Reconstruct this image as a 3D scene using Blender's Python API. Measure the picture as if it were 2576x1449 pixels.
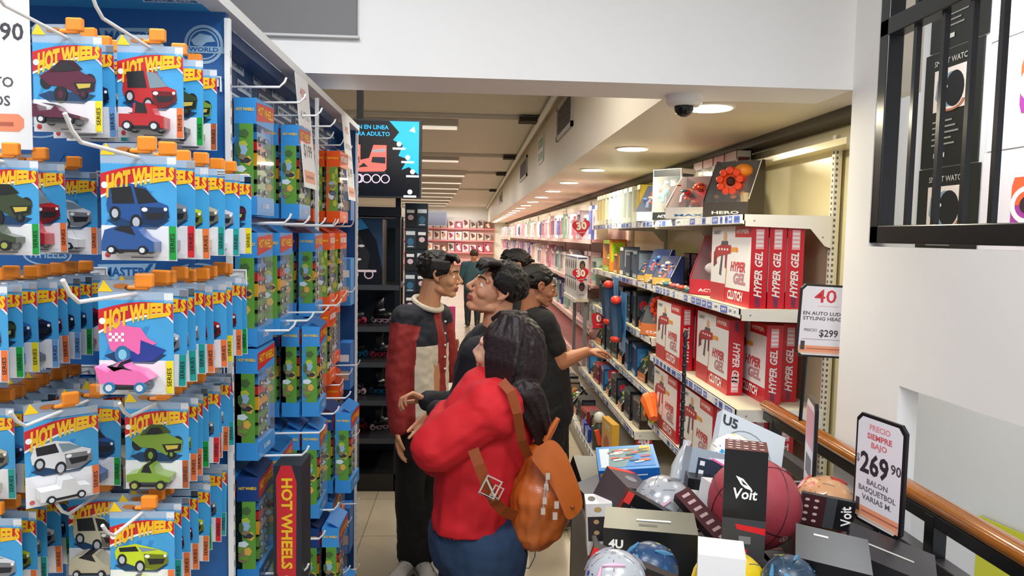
import bpy, bmesh, math, random
from mathutils import Vector, Matrix, Euler, noise
PI = math.pi
rnd = random.Random(7)
for o in list(bpy.data.objects): bpy.data.objects.remove(o)
SC = bpy.context.scene
COL = SC.collection

# ------------------------------------------------------------------ camera
FPX, W0, H0 = 1860.0, 2576.0, 1449.0
CAM = Vector((0, 0, 1.75))
RC = Matrix.Rotation(math.radians(-3.25), 3, 'Z') @ Matrix.Rotation(math.radians(90 - 4.07), 3, 'X') @ Matrix.Rotation(math.radians(1.1), 3, 'Z')
cd = bpy.data.cameras.new('camera'); cam = bpy.data.objects.new('camera', cd); COL.objects.link(cam)
cd.sensor_width = 36; cd.lens = FPX / W0 * 36; cd.clip_start = 0.02
cam.matrix_world = Matrix.Translation(CAM) @ RC.to_4x4()
SC.camera = cam
# ------------------------------------------------------------------ world, exposure
wd = bpy.data.worlds.new('world'); SC.world = wd; wd.use_nodes = True
wd.node_tree.nodes['Background'].inputs[0].default_value = (0.93, 0.96, 1.0, 1)
wd.node_tree.nodes['Background'].inputs[1].default_value = 0.40
vs = SC.view_settings
vs.view_transform = 'Standard'; vs.look = 'None'; vs.gamma = 1; vs.use_curve_mapping = False
vs.exposure = 0.62

def area(name, loc, sx, sy, power, col=(1, 1, 1), rot=(0, 0, 0), spread=PI, shape='RECTANGLE'):
    l = bpy.data.lights.new(name, 'AREA'); l.shape = shape; l.size = sx
    if shape == 'RECTANGLE': l.size_y = sy
    l.energy = power; l.color = col; l.spread = spread
    o = bpy.data.objects.new(name, l); COL.objects.link(o); o.location = loc; o.rotation_euler = rot
    return o
WARM = (1.0, .91, .68); NEUT = (1.0, .95, .89); COOL = (.93, .96, 1.0)
SOF, CEI = 2.33, 3.04            # soffit and main ceiling heights
# added fill lamps for the foreground, with unseen panels behind and above the visitor
HALL_FILL = [(-1.9, -.6), (.3, -.9), (-.7, 1.1), (.75, .15)]
for (lx, ly) in HALL_FILL: area('hall_fill', (lx, ly, 3.24), .9, .5, 26, COOL)
# lamps of the sales floor ceiling
STRIPS = [(-.75, 5.0), (-.55, 8.4), (-.6, 12.2), (-.75, 15.2), (-.85, 17.4), (-.95, 19.6), (-1.05, 21.8), (-1.2, 24.0), (-1.35, 26.4), (-1.5, 29.0), (-1.7, 31.6)]
for (lx, ly) in STRIPS: area('strip_lamp', (lx - .1, ly, 2.9), .9, .06, 9 if ly < 12 else 18, NEUT)
area('far_wall_fill', (-1.2, 33.2, 2.95), 2.5, .3, 90, NEUT)  # added fill that brightens the far wall, no fixture of its own
area('stairwell_fill', (2.4, 3.0, 3.4), .8, 2.0, 62, COOL)  # fill light added inside the stairwell, without a fixture
area('aisle_lamp', (-.2, 3.75, 3.0),   .9, .5, 20, NEUT)
DOWN = [3.25 + 1.56 * i for i in range(20)]
for i, ly in enumerate(DOWN): area('down_lamp', (1.04, ly, SOF - .012), .19, .19, (6 if i == 0 else 10) if i < 9 else 11, WARM, shape='DISK')

# ------------------------------------------------------------------ pixel helpers
def ray(px, py): return RC @ Vector(((px - W0 / 2) / FPX, (H0 / 2 - py) / FPX, -1))
def P(px, py, y): d = ray(px, py); return CAM + d * (y / d.y)
def PX(px, py, x): d = ray(px, py); return CAM + d * (x / d.x)
def PZ(px, py, z): d = ray(px, py); return CAM + d * ((z - CAM.z) / d.z)

# ------------------------------------------------------------------ materials
def lin(c):
    if isinstance(c, str):
        c = c.lstrip('#'); c = [int(c[i:i + 2], 16) / 255 for i in (0, 2, 4)]
    return tuple((x / 12.92 if x <= .04045 else ((x + .055) / 1.055) ** 2.4) for x in c)
_M = {}
def mat(name, col, rough=.5, metal=0, emit=0, alpha=1, var=.0, scale=40, bump=0, spec=.5, coat=0, sheen=0):
    if name in _M: return _M[name]
    m = bpy.data.materials.new(name); m.use_nodes = True; nt = m.node_tree; b = nt.nodes['Principled BSDF']
    c = lin(col); b.inputs['Base Color'].default_value = (*c, 1)
    b.inputs['Roughness'].default_value = rough; b.inputs['Metallic'].default_value = metal
    b.inputs['Specular IOR Level'].default_value = spec
    if coat: b.inputs['Coat Weight'].default_value = coat; b.inputs['Coat Roughness'].default_value = .08
    if sheen: b.inputs['Sheen Weight'].default_value = sheen
    if emit: b.inputs['Emission Color'].default_value = (*c, 1); b.inputs['Emission Strength'].default_value = emit
    if alpha < 1: b.inputs['Alpha'].default_value = alpha
    if var or bump:
        tc = nt.nodes.new('ShaderNodeTexCoord'); n = nt.nodes.new('ShaderNodeTexNoise'); n.inputs['Scale'].default_value = scale
        n.inputs['Detail'].default_value = 4
        nt.links.new(tc.outputs['Object'], n.inputs['Vector'])
        if var:
            mx = nt.nodes.new('ShaderNodeMix'); mx.data_type = 'RGBA'
            mx.inputs['A'].default_value = (*[min(1, x * (1 - var)) for x in c], 1); mx.inputs['B'].default_value = (*[min(1, x * (1 + var)) for x in c], 1)
            nt.links.new(n.outputs['Fac'], mx.inputs['Factor']); nt.links.new(mx.outputs['Result'], b.inputs['Base Color'])
        if bump:
            bp = nt.nodes.new('ShaderNodeBump'); bp.inputs['Strength'].default_value = bump; bp.inputs['Distance'].default_value = .01
            nt.links.new(n.outputs['Fac'], bp.inputs['Height']); nt.links.new(bp.outputs['Normal'], b.inputs['Normal'])
    _M[name] = m; return m
def C(h, rough=.45, **k): return mat('paint_%s_%d' % (h, int(rough * 100)), h, rough, **k)     # plain printed / painted colour
WHITE = C('f2f0ec'); BLACK = C('141416'); RED = C('d01828'); BLUE = C('1f7fd0'); YEL = C('ffd21a')
CLEAR = mat('clear_plastic', 'ffffff', .06, alpha=.10, spec=.8)
CLEARD = mat('dull_clear_plastic', 'dfe6ee', .12, alpha=.12, spec=.8)
METAL = mat('white_wire', 'e8e8e6', .35, .0, spec=.6)
CHROME = mat('chrome', 'd0d0d4', .15, 1)

# ------------------------------------------------------------------ mesh building
_TX = {}
def text_geo(s, bold=0.0):
    k = (s, bold)
    if k in _TX: return _TX[k]
    cu = bpy.data.curves.new('t', 'FONT'); cu.body = s; cu.size = 1; cu.align_x = 'CENTER'; cu.align_y = 'CENTER'
    cu.resolution_u = 2; cu.offset = bold; cu.fill_mode = 'FRONT'
    o = bpy.data.objects.new('t', cu); COL.objects.link(o)
    dg = bpy.context.evaluated_depsgraph_get(); dg.update()
    me = o.evaluated_get(dg).to_mesh()
    vs_ = [tuple(v.co) for v in me.vertices]; fs = [tuple(p.vertices) for p in me.polygons]
    fix = []
    for f in fs:
        n = (Vector(vs_[f[1]]) - Vector(vs_[f[0]])).cross(Vector(vs_[f[2]]) - Vector(vs_[f[0]]))
        fix.append(f if n.z >= 0 else tuple(reversed(f)))
    o.evaluated_get(dg).to_mesh_clear()
    bpy.data.objects.remove(o); bpy.data.curves.remove(cu)
    _TX[k] = (vs_, fix); return _TX[k]

def T(x=0, y=0, z=0): return Matrix.Translation((x, y, z))
def R(a, ax): return Matrix.Rotation(a, 4, ax)
def S(x, y=None, z=None): return Matrix.Diagonal((x, x if y is None else y, x if z is None else z, 1))
def frame(o, ex, ey, ez=None):            # matrix from an origin and axes
    ex = Vector(ex).normalized(); ey = Vector(ey).normalized(); ez = Vector(ez).normalized() if ez is not None else ex.cross(ey)
    m = Matrix.Identity(4)
    for i, a in enumerate((ex, ey, ez)):
        for j in range(3): m[j][i] = a[j]
    for j in range(3): m[j][3] = o[j]
    return m
def face_cam(x, y, z): return T(x, y, z) @ R(PI / 2, 'X')            # printed plane: local x right, local y up, normal towards -Y
def face_left(x, y, z): return T(x, y, z) @ R(-PI / 2, 'Z') @ R(PI / 2, 'X')   # normal towards -X, local x runs towards -Y (to the viewer)
def face_right(x, y, z): return T(x, y, z) @ R(PI / 2, 'Z') @ R(PI / 2, 'X')   # normal towards +X

class MB:
    def __init__(s): s.v = []; s.f = []; s.m = []; s.mats = []; s.X = Matrix.Identity(4)
    def mi(s, m):
        if m not in s.mats: s.mats.append(m)
        return s.mats.index(m)
    def add(s, vs_, fs, m, M=None):
        M = s.X @ M if M is not None else s.X
        b = len(s.v); s.v += [tuple(M @ Vector(v)) for v in vs_]
        flip = M.determinant() < 0; k = s.mi(m)
        for f in fs:
            f = tuple(b + i for i in f); s.f.append(tuple(reversed(f)) if flip else f); s.m.append(k)
        return s
    def box(s, c, d, m, M=None):
        x, y, z = c; a, b, e = d[0] / 2, d[1] / 2, d[2] / 2
        v = [(x + i * a, y + j * b, z + k * e) for i in (-1, 1) for j in (-1, 1) for k in (-1, 1)]
        f = [(0, 1, 3, 2), (4, 6, 7, 5), (0, 4, 5, 1), (2, 3, 7, 6), (0, 2, 6, 4), (1, 5, 7, 3)]
        return s.add(v, f, m, M)
    def bb(s, lo, hi, m, M=None): return s.box([(lo[i] + hi[i]) / 2 for i in range(3)], [hi[i] - lo[i] for i in range(3)], m, M)
    def poly(s, pts, m, M=None, z=0):
        a = sum(pts[i][0] * pts[(i + 1) % len(pts)][1] - pts[(i + 1) % len(pts)][0] * pts[i][1] for i in range(len(pts)))
        if a < 0: pts = list(reversed(pts))
        return s.add([(p[0], p[1], z) for p in pts], [tuple(range(len(pts)))], m, M)
    def rect(s, x0, y0, x1, y1, m, M=None, z=0): return s.poly([(x0, y0), (x1, y0), (x1, y1), (x0, y1)], m, M, z)
    def ell(s, cx, cy, rx, ry, m, M=None, z=0, n=20): return s.poly([(cx + rx * math.cos(2 * PI * i / n), cy + ry * math.sin(2 * PI * i / n)) for i in range(n)], m, M, z)
    def ring(s, cx, cy, r, w, m, M=None, z=0, n=24, a0=0, a1=2 * PI, sy=1):
        v = []; f = []
        for i in range(n + 1):
            a = a0 + (a1 - a0) * i / n
            for q in (r, r - w): v.append((cx + q * math.cos(a), cy + q * sy * math.sin(a), z))
        for i in range(n): f.append((2 * i, 2 * i + 2, 2 * i + 3, 2 * i + 1))
        return s.add(v, f, m, M)
    def prism(s, pts, d, m, M=None, z=0):
        a = sum(pts[i][0] * pts[(i + 1) % len(pts)][1] - pts[(i + 1) % len(pts)][0] * pts[i][1] for i in range(len(pts)))
        if a < 0: pts = list(reversed(pts))
        n = len(pts); v = [(p[0], p[1], z) for p in pts] + [(p[0], p[1], z + d) for p in pts]
        f = [tuple(reversed(range(n))), tuple(range(n, 2 * n))] + [(i, (i + 1) % n, n + (i + 1) % n, n + i) for i in range(n)]
        return s.add(v, f, m, M)
    def lathe(s, prof, m, M=None, n=20):
        v = []; f = []
        for (r, z) in prof:
            for i in range(n): a = 2 * PI * i / n; v.append((r * math.cos(a), r * math.sin(a), z))
        for k in range(len(prof) - 1):
            for i in range(n): j = (i + 1) % n; f.append((k * n + i, k * n + j, (k + 1) * n + j, (k + 1) * n + i))
        f.append(tuple(reversed(range(n)))); f.append(tuple((len(prof) - 1) * n + i for i in range(n)))
        return s.add(v, f, m, M)
    def sph(s, c, r, m, M=None, n=16, k=10):
        if not hasattr(r, '__len__'): r = (r, r, r)
        v = [(c[0], c[1], c[2] - r[2])]; f = []
        for j in range(1, k):
            t = PI * j / k
            for i in range(n): a = 2 * PI * i / n; v.append((c[0] + r[0] * math.sin(t) * math.cos(a), c[1] + r[1] * math.sin(t) * math.sin(a), c[2] - r[2] * math.cos(t)))
        v.append((c[0], c[1], c[2] + r[2])); L = len(v) - 1
        for i in range(n): f.append((0, 1 + (i + 1) % n, 1 + i)); f.append((L, L - n + i, L - n + (i + 1) % n))
        for j in range(k - 2):
            for i in range(n): a = 1 + j * n; q = (i + 1) % n; f.append((a + i, a + q, a + n + q, a + n + i))
        return s.add(v, f, m, M)
    def tube(s, pts, r, m, M=None, n=8):
        pts = [Vector(p) for p in pts]; N = len(pts)
        if not hasattr(r, '__len__'): r = [r] * N
        v = []; f = []; up = None
        for i in range(N):
            t = (pts[min(i + 1, N - 1)] - pts[max(i - 1, 0)]).normalized()
            if up is None: up = Vector((0, 0, 1)) if abs(t.z) < .9 else Vector((1, 0, 0))
            a = t.cross(up).normalized(); b = a.cross(t); up = b
            for k in range(n): q = 2 * PI * k / n; v.append(tuple(pts[i] + (a * math.cos(q) + b * math.sin(q)) * r[i]))
        for i in range(N - 1):
            for k in range(n): j = (k + 1) % n; f.append((i * n + k, (i + 1) * n + k, (i + 1) * n + j, i * n + j))
        f.append(tuple(range(n))); f.append(tuple(reversed(range((N - 1) * n, N * n))))
        return s.add(v, f, m, M)
    def text(s, st, h, m, M=None, x=0, y=0, z=0, bold=0.0, sx=1.0, rot=0, shear=0, w=None, warp=None):
        vs_, fs = text_geo(st, bold)
        if not vs_: return s
        if w:
            a = min(v[0] for v in vs_); b = max(v[0] for v in vs_); sx = w / ((b - a) * h)
            mid = (a + b) / 2
        else: mid = 0
        cs, sn = math.cos(rot), math.sin(rot); out = []
        for q in vs_:
            X = (q[0] - mid) * h * sx + shear * q[1] * h; Y = q[1] * h
            if warp: X, Y = warp(X, Y)
            out.append((x + X * cs - Y * sn, y + X * sn + Y * cs, z))
        return s.add(out, fs, m, M)
    def mesh(s, name, smooth=False):
        me = bpy.data.meshes.new(name); me.from_pydata(s.v, [], s.f)
        for m in s.mats: me.materials.append(m)
        me.polygons.foreach_set('material_index', s.m)
        if smooth: me.polygons.foreach_set('use_smooth', [True] * len(s.f))
        me.update(); return me
    def build(s, name, parent=None, smooth=False, bevel=0, loc=None):
        o = bpy.data.objects.new(name, s.mesh(name, smooth)); COL.objects.link(o)
        if parent: o.parent = parent
        if loc is not None: o.location = loc
        if smooth:
            md = o.modifiers.new('n', 'EDGE_SPLIT'); md.split_angle = math.radians(42)
        if bevel:
            md = o.modifiers.new('b', 'BEVEL'); md.width = bevel; md.segments = 2; md.limit_method = 'ANGLE'; md.angle_limit = math.radians(50)
        return o

def tag(o, label, cat, group=None, kind=None):
    if label: o['label'] = label
    if cat: o['category'] = cat
    if group: o['group'] = group
    if kind: o['kind'] = kind
    return o
def thing(name, label, cat, loc=(0, 0, 0), rz=0, group=None):
    o = bpy.data.objects.new(name, None); COL.objects.link(o); o.location = loc; o.rotation_euler = (0, 0, rz); o.empty_display_size = .05
    return tag(o, label, cat, group)
def kids(o): return [c for c in _ALL if c.parent == o]
def copy_tree(o, parent=None):
    c = o.copy(); COL.objects.link(c)
    if parent: c.parent = parent
    for ch in o.children: copy_tree(ch, c)
    return c
def struct(name, mb, smooth=False): o = mb.build(name, None, smooth); o['kind'] = 'structure'; return o
ORD = ['first', 'second', 'third', 'fourth', 'fifth', 'sixth', 'seventh', 'eighth', 'ninth', 'tenth', 'eleventh', 'twelfth', 'thirteenth', 'fourteenth', 'fifteenth', 'sixteenth', 'seventeenth', 'eighteenth', 'nineteenth']
TENS = {20: 'twent', 30: 'thirt', 40: 'fort', 50: 'fift', 60: 'sixt', 70: 'sevent', 80: 'eight', 90: 'ninet'}
def nth(i):                                # 0 -> first
    n = i + 1
    if n < 20: return ORD[i]
    t = n // 10 * 10; u = n % 10
    return TENS[t] + 'ieth' if u == 0 else TENS[t] + 'y-' + ORD[u - 1]
# ================================================================== THE ROOM
wallp = mat('white_wall_paint', 'efedea', .55, var=.03, scale=3, bump=.03)
ceilp = mat('cream_ceiling_paint', 'd2cdc3', .6, var=.04, scale=2)
soffp = mat('soffit_paint', 'ddd2bd', .45, var=.02, scale=2)
creamp = mat('cream_back_panel', 'e6dcb4', .22, var=.02, scale=2)
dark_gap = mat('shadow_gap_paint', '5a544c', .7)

def tile_mat():
    m = bpy.data.materials.new('beige_floor_tile'); m.use_nodes = True; nt = m.node_tree; b = nt.nodes['Principled BSDF']
    tc = nt.nodes.new('ShaderNodeTexCoord'); br = nt.nodes.new('ShaderNodeTexBrick')
    br.offset = 0; br.squash = 1; br.inputs['Scale'].default_value = 1
    br.inputs['Brick Width'].default_value = .6; br.inputs['Row Height'].default_value = .6; br.inputs['Mortar Size'].default_value = .003
    br.inputs['Color1'].default_value = (*lin('ada08a'), 1); br.inputs['Color2'].default_value = (*lin('a89b85'), 1); br.inputs['Mortar'].default_value = (*lin('7b7365'), 1)
    nt.links.new(tc.outputs['Object'], br.inputs['Vector']); nt.links.new(br.outputs['Color'], b.inputs['Base Color'])
    b.inputs['Roughness'].default_value = .24; b.inputs['Specular IOR Level'].default_value = .4
    return m
fl = MB(); fl.bb((-6, -3.5, -.1), (1.6, 36, 0), tile_mat()); struct('floor', fl)
# wall behind the right hand shelving, front wall with the barred opening, stairwell walls, far wall, left wall
w = MB(); w.bb((1.72, 3.1, 0), (1.76, 36, 2.6), creamp); struct('wall_right', w)
w = MB(); w.bb((-6, 35.0, 0), (1.76, 35.2, 3.2), wallp); struct('wall_far', w)
w = MB(); w.bb((-6.1, -3.5, 0), (-6, 36, 3.4), wallp); struct('wall_left', w)
# barred opening wall at x = XW : column part, sill part
XW, YC, YO = 1.45, 2.80, 2.63
w = MB()
w.bb((XW, YO, -.3), (XW + .07, YC, 3.4), wallp); w.bb((XW, 2.39, -.3), (XW + .07, YO, 1.3), wallp)                        # column
struct('wall_column', w)
zo = 1.735
w = MB()
q = [PX(a, b, XW) for a, b in ((2300, 984), (2370, 1006), (2450, 1034), (2576, 1074), (2700, 1104))]
pr = [(0, 0), (2.39, q[0].z), (2.39, 1.3), (YO, 1.3), (YO, zo), (-1.5, zo), (-1.5, q[-1].z)] + [(v.y, v.z) for v in reversed(q)]
w.prism([(p[0], p[1]) for p in pr[1:]] , .07, wallp, frame((XW, 0, 0), (0, 1, 0), (0, 0, 1), (1, 0, 0)))
w.bb((XW, -1.5, zo), (XW + .07, -1.2, 3.4), wallp)
struct('wall_opening', w)
w = MB(); w.bb((3.0, -2.5, -2.0), (3.1, 8.2, 3.6), mat('stairwell_wall_paint', 'dcdde2', .6, var=.02, scale=2)); struct('wall_stairwell', w)
w = MB(); w.bb((1.77, 8.0, -2.0), (3.0, 8.15, 3.6), wallp); struct('wall_stairwell_end', w)
# ceilings
w = MB()
w.bb((-6, YC, SOF), (XW, 3.10, 3.4), wallp)                                    # cross beam
struct('trim_2', w)
w = MB(); w.bb((.79, 3.1, SOF), (1.76, 35, CEI + .3), soffp); w.bb((XW, YC, SOF), (1.72, 3.1, 3.4), soffp); struct('trim_3', w)
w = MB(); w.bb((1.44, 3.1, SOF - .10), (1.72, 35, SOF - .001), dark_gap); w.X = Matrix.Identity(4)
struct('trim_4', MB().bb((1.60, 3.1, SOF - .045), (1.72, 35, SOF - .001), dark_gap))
w = MB(); w.bb((-6, 3.1, CEI), (.79, 35, CEI + .1), ceilp)
for y in (7.0,): pass
struct('ceiling', w)
w = MB(); w.bb((-6, -1.2, 3.3), (3.1, YC, 3.4), wallp); struct('ceiling_front', w)
# joint lines of the ceiling: dark gaps with a light lip, and the pipe along the soffit
gapm = mat('dark_joint', '3a332c', .8)
for i, (y, h) in enumerate([(8.1, .05), (12.0, .05), (15.3, .05), (21.0, .06)]):
    w = MB(); w.bb((-6, y, CEI - .035), (.74, y + .07, CEI + .001), gapm); w.bb((-6, y - .05, CEI - .05), (.76, y, CEI - .002), ceilp); w.bb((.5, y - .12, CEI - .07), (.74, y + .1, CEI - .02), gapm)
    struct('trim_%d' % (5 + i), w)
w = MB(); w.tube([(.72, 3.1, CEI - .06), (.72, 34.9, CEI - .06)], .03, wallp); struct('trim_9', w, True)
# plaster lip along the bottom of the far wall band and baseboard below the shelves
w = MB(); w.bb((1.60, 3.12, SOF - .16), (1.715, 5.6, SOF - .13), creamp); struct('trim_10', w)

# grey sign panel on the cross beam
p0 = P(520, -60, YC); p1 = P(899, 94, YC)
w = MB(); w.bb((p0.x, YC - .02, p1.z), (p1.x, YC - .001, p0.z + .12), mat('grey_panel', '6f6c6d', .5)); w.bb((p0.x, YC - .024, p1.z - .008), (p1.x + .008, YC - .001, p1.z), C('c8c6c4'))
tag(w.build('wall_panel'), 'flat dark grey rectangular panel high on the white cross beam', 'panel')

# ---- soffit lights
ringm = C('f4ecdc'); glow = mat('warm_lamp_glow', (1.0, .96, .86), .5, emit=9)
for i, y in enumerate(DOWN):
    t = thing('ceiling_light', 'round recessed warm downlight, %s from the near end of the soffit row' % nth(i), 'ceiling light', (1.04, y, SOF), group='round downlights in the soffit')
    MB().lathe([(.112, 0), (.112, -.006), (.1, -.008)], ringm, n=28).build('trim_ring', t)
    MB().lathe([(.096, -.0082), (.096, -.0105)], glow, n=28).build('diffuser', t)
# dome camera
t = thing('security_camera', 'white dome security camera with a dark glass eye beside the nearest downlight', 'camera', P(1722, 232, 3.02))
t.location.z = SOF
MB().lathe([(.072, 0), (.072, -.03), (.06, -.042)], WHITE, n=28).build('housing', t, True)
MB().sph((0, 0, -.045), .04, mat('dark_dome', '101014', .08), n=20).build('dome_lens', t, True)
# vents and exit plate on the soffit side
for i, (y0, y1, z0, z1) in enumerate([(5.85, 6.9, 2.62, 2.93), (10.6, 12.0, 2.6, 2.9), (19.0, 20.6, 2.6, 2.86)]):
    t = thing('air_vent', ['large grey louvred air vent nearest on the soffit side', 'second grey louvred air vent farther along the soffit side', 'small distant air vent on the soffit side'][i], 'air vent', (.79, (y0 + y1) / 2, z0), group='air vents on the soffit side')
    yy = (y1 - y0) / 2; zz = z1 - z0
    f = MB()
    for (a, b, c, d) in ((-yy, -yy + .05, 0, zz), (yy - .05, yy, 0, zz), (-yy, yy, 0, .04), (-yy, yy, zz - .04, zz)): f.bb((-.018, a, c), (0, b, d), C('b9b4ae'))
    f.build('frame', t)
    f = MB(); f.bb((-.004, -yy + .05, .04), (-.001, yy - .05, zz - .04), C('4a4643'))
    for k in range(12): f.box((-.009, 0, .05 + (zz - .1) * k / 11), (.012, 2 * yy - .1, .006), C('77716c'), None)
    f.build('louvre', t)
m = MB(); m.bb((.775, 8.2, 2.58), (.789, 8.75, 2.87), C('dfe5dc'))
M = face_left(.774, 8.475, 2.725); m.rect(-.24, .02, .24, .12, C('5f8f78'), M); m.rect(-.24, -.12, .24, -.03, C('6f9a86'), M); m.text('SALIDA', .07, WHITE, M, 0, .07, .001, .02); m.text('EXIT', .06, WHITE, M, 0, -.075, .001, .02)
tag(m.build('exit_sign'), 'small green and white safety sign between two vents on the soffit side', 'sign')
# strip lights under the main ceiling
fixm = C('cfc9c0'); glow2 = mat('cool_tube_glow', (1.0, .97, .92), .5, emit=.35)
for i, (x, y) in enumerate(STRIPS):
    if i == 0: continue
    t = thing('strip_light', 'long ceiling strip light across the aisle, %s from the near end' % nth(i - 1), 'ceiling light', (x, y, CEI), group='strip lights under the main ceiling')
    wd_ = .75 if i < 3 else 1.2
    MB().bb((-wd_, -.12, -.1), (wd_ * .52, .12, 0), fixm).build('housing', t, bevel=.006)
    MB().bb((-wd_ + .03, -.09, -.115), (wd_ * .5, .09, -.1), glow2).build('diffuser', t)
for (lx, ly) in HALL_FILL:  # housings added above the unseen foreground fill lamps
    t = thing('hall_fill_panel', 'unseen white ceiling panel added above the front hall for fill light', 'ceiling light', (lx, ly, 3.298), group='added hall fill panels')
    MB().bb((-.48, -.28, -.03), (.48, .28, 0), C('e8e8e8')).build('housing', t)
t = thing('aisle_light', 'square ceiling panel light just beyond the cross beam', 'ceiling light', (-.2, 3.75, CEI - .002))
MB().bb((-.48, -.28, -.03), (.48, .28, 0), C('e8e8e8')).build('housing', t)

# ---- barred opening grille and railing
blk = mat('black_gloss_iron', '17181a', .28, spec=.6)
g = thing('window_grille', 'black iron bar grille set in the white wall opening at upper right', 'grille', (XW + .032, 0, 0))
f = MB(); TZ = PX(2225, 82, XW + .032).z
f.bb((-.03, YO - .055, zo + .012), (.03, YO, 3.3), blk)                       # stile
f.bb((-.03, -1.2, zo + .012), (.03, YO, zo + .075), blk)                             # bottom rail
f.bb((-.03, -1.2, TZ - .03), (.03, YO, TZ + .03), blk)
f.build('frame', g, bevel=.004)
for px in (2297, 2366, 2436, 2512, 2620, 2740, 2880):
    y = PX(px, 300, XW + .032).y
    b = MB(); b.bb((-.009, y - .009, zo + .075), (.009, y + .009, TZ - .03), blk); b.bb((-.009, y - .009, TZ + .03), (.009, y + .009, 3.3), blk)
    b.build('bar', g)
r = thing('stair_railing', 'black steel stair railing with a varnished wooden handrail beside the bin', 'railing', (1.38, 0, 0))
wood = mat('varnished_wood', '9a5a1e', .16, var=.25, scale=14, coat=.6)
M = frame((0, 0, 0), (1, 0, 0), (0, 0, 1), (0, -1, 0))
hz = .985
MB().lathe([(.030, -3.32), (.033, -3.30), (.033, .6), (.03, .62)], wood, T(0, 0, hz) @ R(PI / 2, 'X') @ S(1, .8, 1), n=20).build('handrail', r, True)
f = MB(); f.bb((-.02, -.6, hz - .062), (.02, 3.3, hz - .022), blk)
f.bb((-.025, -.6, hz - .21), (.025, 3.3, hz - .155), mat('grey_gloss_iron', '3a393a', .3)); f.bb((-.025, -.6, hz - .40), (.025, 3.3, hz - .35), blk)
f.build('rail', r, bevel=.003)
for y in (3.2, 2.05, 1.3, .6): MB().bb((-.022, y - .022, 0), (.022, y + .022, hz - .03), blk).build('post', r, bevel=.003)

# posters on the stairwell wall seen through the bars
XS = 2.995
def wposter(y0, y1, z0, z1, lab, kind):
    t = thing('wall_poster', lab, 'poster', (XS, (y0 + y1) / 2, z0)); t.rotation_euler = (0, 0, 0)
    hw = (y1 - y0) / 2; h = z1 - z0
    m = MB(); M = face_left(-.012, 0, h / 2)
    if kind == 'watch':
        m.bb((-.01, -hw, 0), (0, hw, h), C('1c1d1a'))
        for (cy) in (h * .22,):
            m.rect(-hw * .62, -h * .02, hw * .62, h * .34, C('e2d3cb'), M, .001)
            m.poly([(-hw * .3, h * .0), (-hw * .55, h * .1), (-hw * .5, h * .25), (-.02, h * .3), (hw * .2, h * .3), (hw * .1, h * .02)], C('7d95a6'), M, .002)
            m.ell(hw * .12, h * .15, hw * .34, h * .15, C('16171c'), M, .003)
            m.ring(hw * .02, h * .06, hw * .5, hw * .1, C('a8674e'), M, .004, a0=PI * 1.05, a1=PI * 1.95, sy=.5)
            m.ell(-hw * .2, h * .18, hw * .1, h * .02, C('c9d6d0'), M, .005)
        for k in range(5): m.rect(-hw * .6, -h * .1 - k * h * .05, hw * (.1 + .12 * (k % 3)), -h * .115 - k * h * .05, C('8d8a84'), M, .002)
        m.text('SMART WATCH', .05, C('b9b6ae'), M, 0, h * .4, .002, .01)
        m.rect(-hw * .5, -h * .42, -hw * .1, -h * .38, C('cfcac0'), M, .002)
    else:
        m.bb((-.01, -hw, 0), (0, hw, h), C('e4dde4')); hw *= .42; M = M @ T(-.05, 0, 0) @ S(1, .8, 1)
        m.poly([(-hw * .6, -.16), (-hw * .7, -.1), (-hw * .7, .16), (-hw * .6, .22), (hw * .6, .22), (hw * .7, .16), (hw * .7, -.1), (hw * .6, -.16)], C('a3409c'), M, .001)
        m.poly([(-hw * .7, .02), (-hw * .7, .16), (-hw * .6, .22), (hw * .6, .22), (hw * .7, .16), (hw * .7, .06)], C('e8643c'), M, .002)
        m.ring(0, .03, .13, .035, C('f6e9ee'), M, .003); m.ell(0, .03, .06, .06, C('35242e'), M, .003); m.ell(.12, .15, .02, .02, C('f6e9ee'), M, .004)
        for k in range(3): m.rect(-hw * .4, -h * .3 - k * .04, hw * .5, -h * .31 - k * .04, C('8a858c'), M, .001)
    m.build('printed_sheet', t)
b0 = lambda px: PX(px, 400, XS).y
wposter(b0(2462), b0(2320), PX(2400, 415, XS).z, PX(2400, 120, XS).z, 'black watch advert with pink arm picture behind the bars, upper full one', 'watch')
wposter(b0(2470), b0(2318), PX(2400, 720, XS).z, PX(2400, 418, XS).z, 'black watch advert behind the bars, lowest of the stack', 'watch')
wposter(b0(2470), b0(2328), PX(2400, 116, XS).z, PX(2400, -160, XS).z, 'black watch advert behind the bars, topmost of the stack', 'watch')
wposter(b0(2790), b0(2484), PX(2550, 372, XS).z, PX(2550, 92, XS).z, 'white poster with large purple and orange round camera icon, upper right behind bars', 'icon')
wposter(b0(2790), b0(2478), PX(2550, 680, XS).z, PX(2550, 376, XS).z, 'white poster with purple orange camera icon, lower right behind bars', 'icon')
wposter(b0(2790), b0(2478), PX(2550, 88, XS).z, PX(2550, -200, XS).z, 'white poster with camera icon at the top right corner behind bars', 'icon')
m = MB(); a = PX(2455, 1449, XS); b = PX(2640, 1330, XS)
M = face_left(XS - .006, (a.y + b.y) / 2, (a.z + b.z) / 2); hw = abs(a.y - b.y) / 2 
m.prism([(-hw, -.5), (hw * 1.35, -.5), (hw * .8, .16), (-hw, .12)], .005, C('c9c90c'), M); m.rect(-hw, -.10, hw * 1.2, -.09, C('e3e36a'), M, .006)
tag(m.build('wall_graphic'), 'flat lime yellow panel low on the stairwell wall behind the railing', 'panel')
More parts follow.
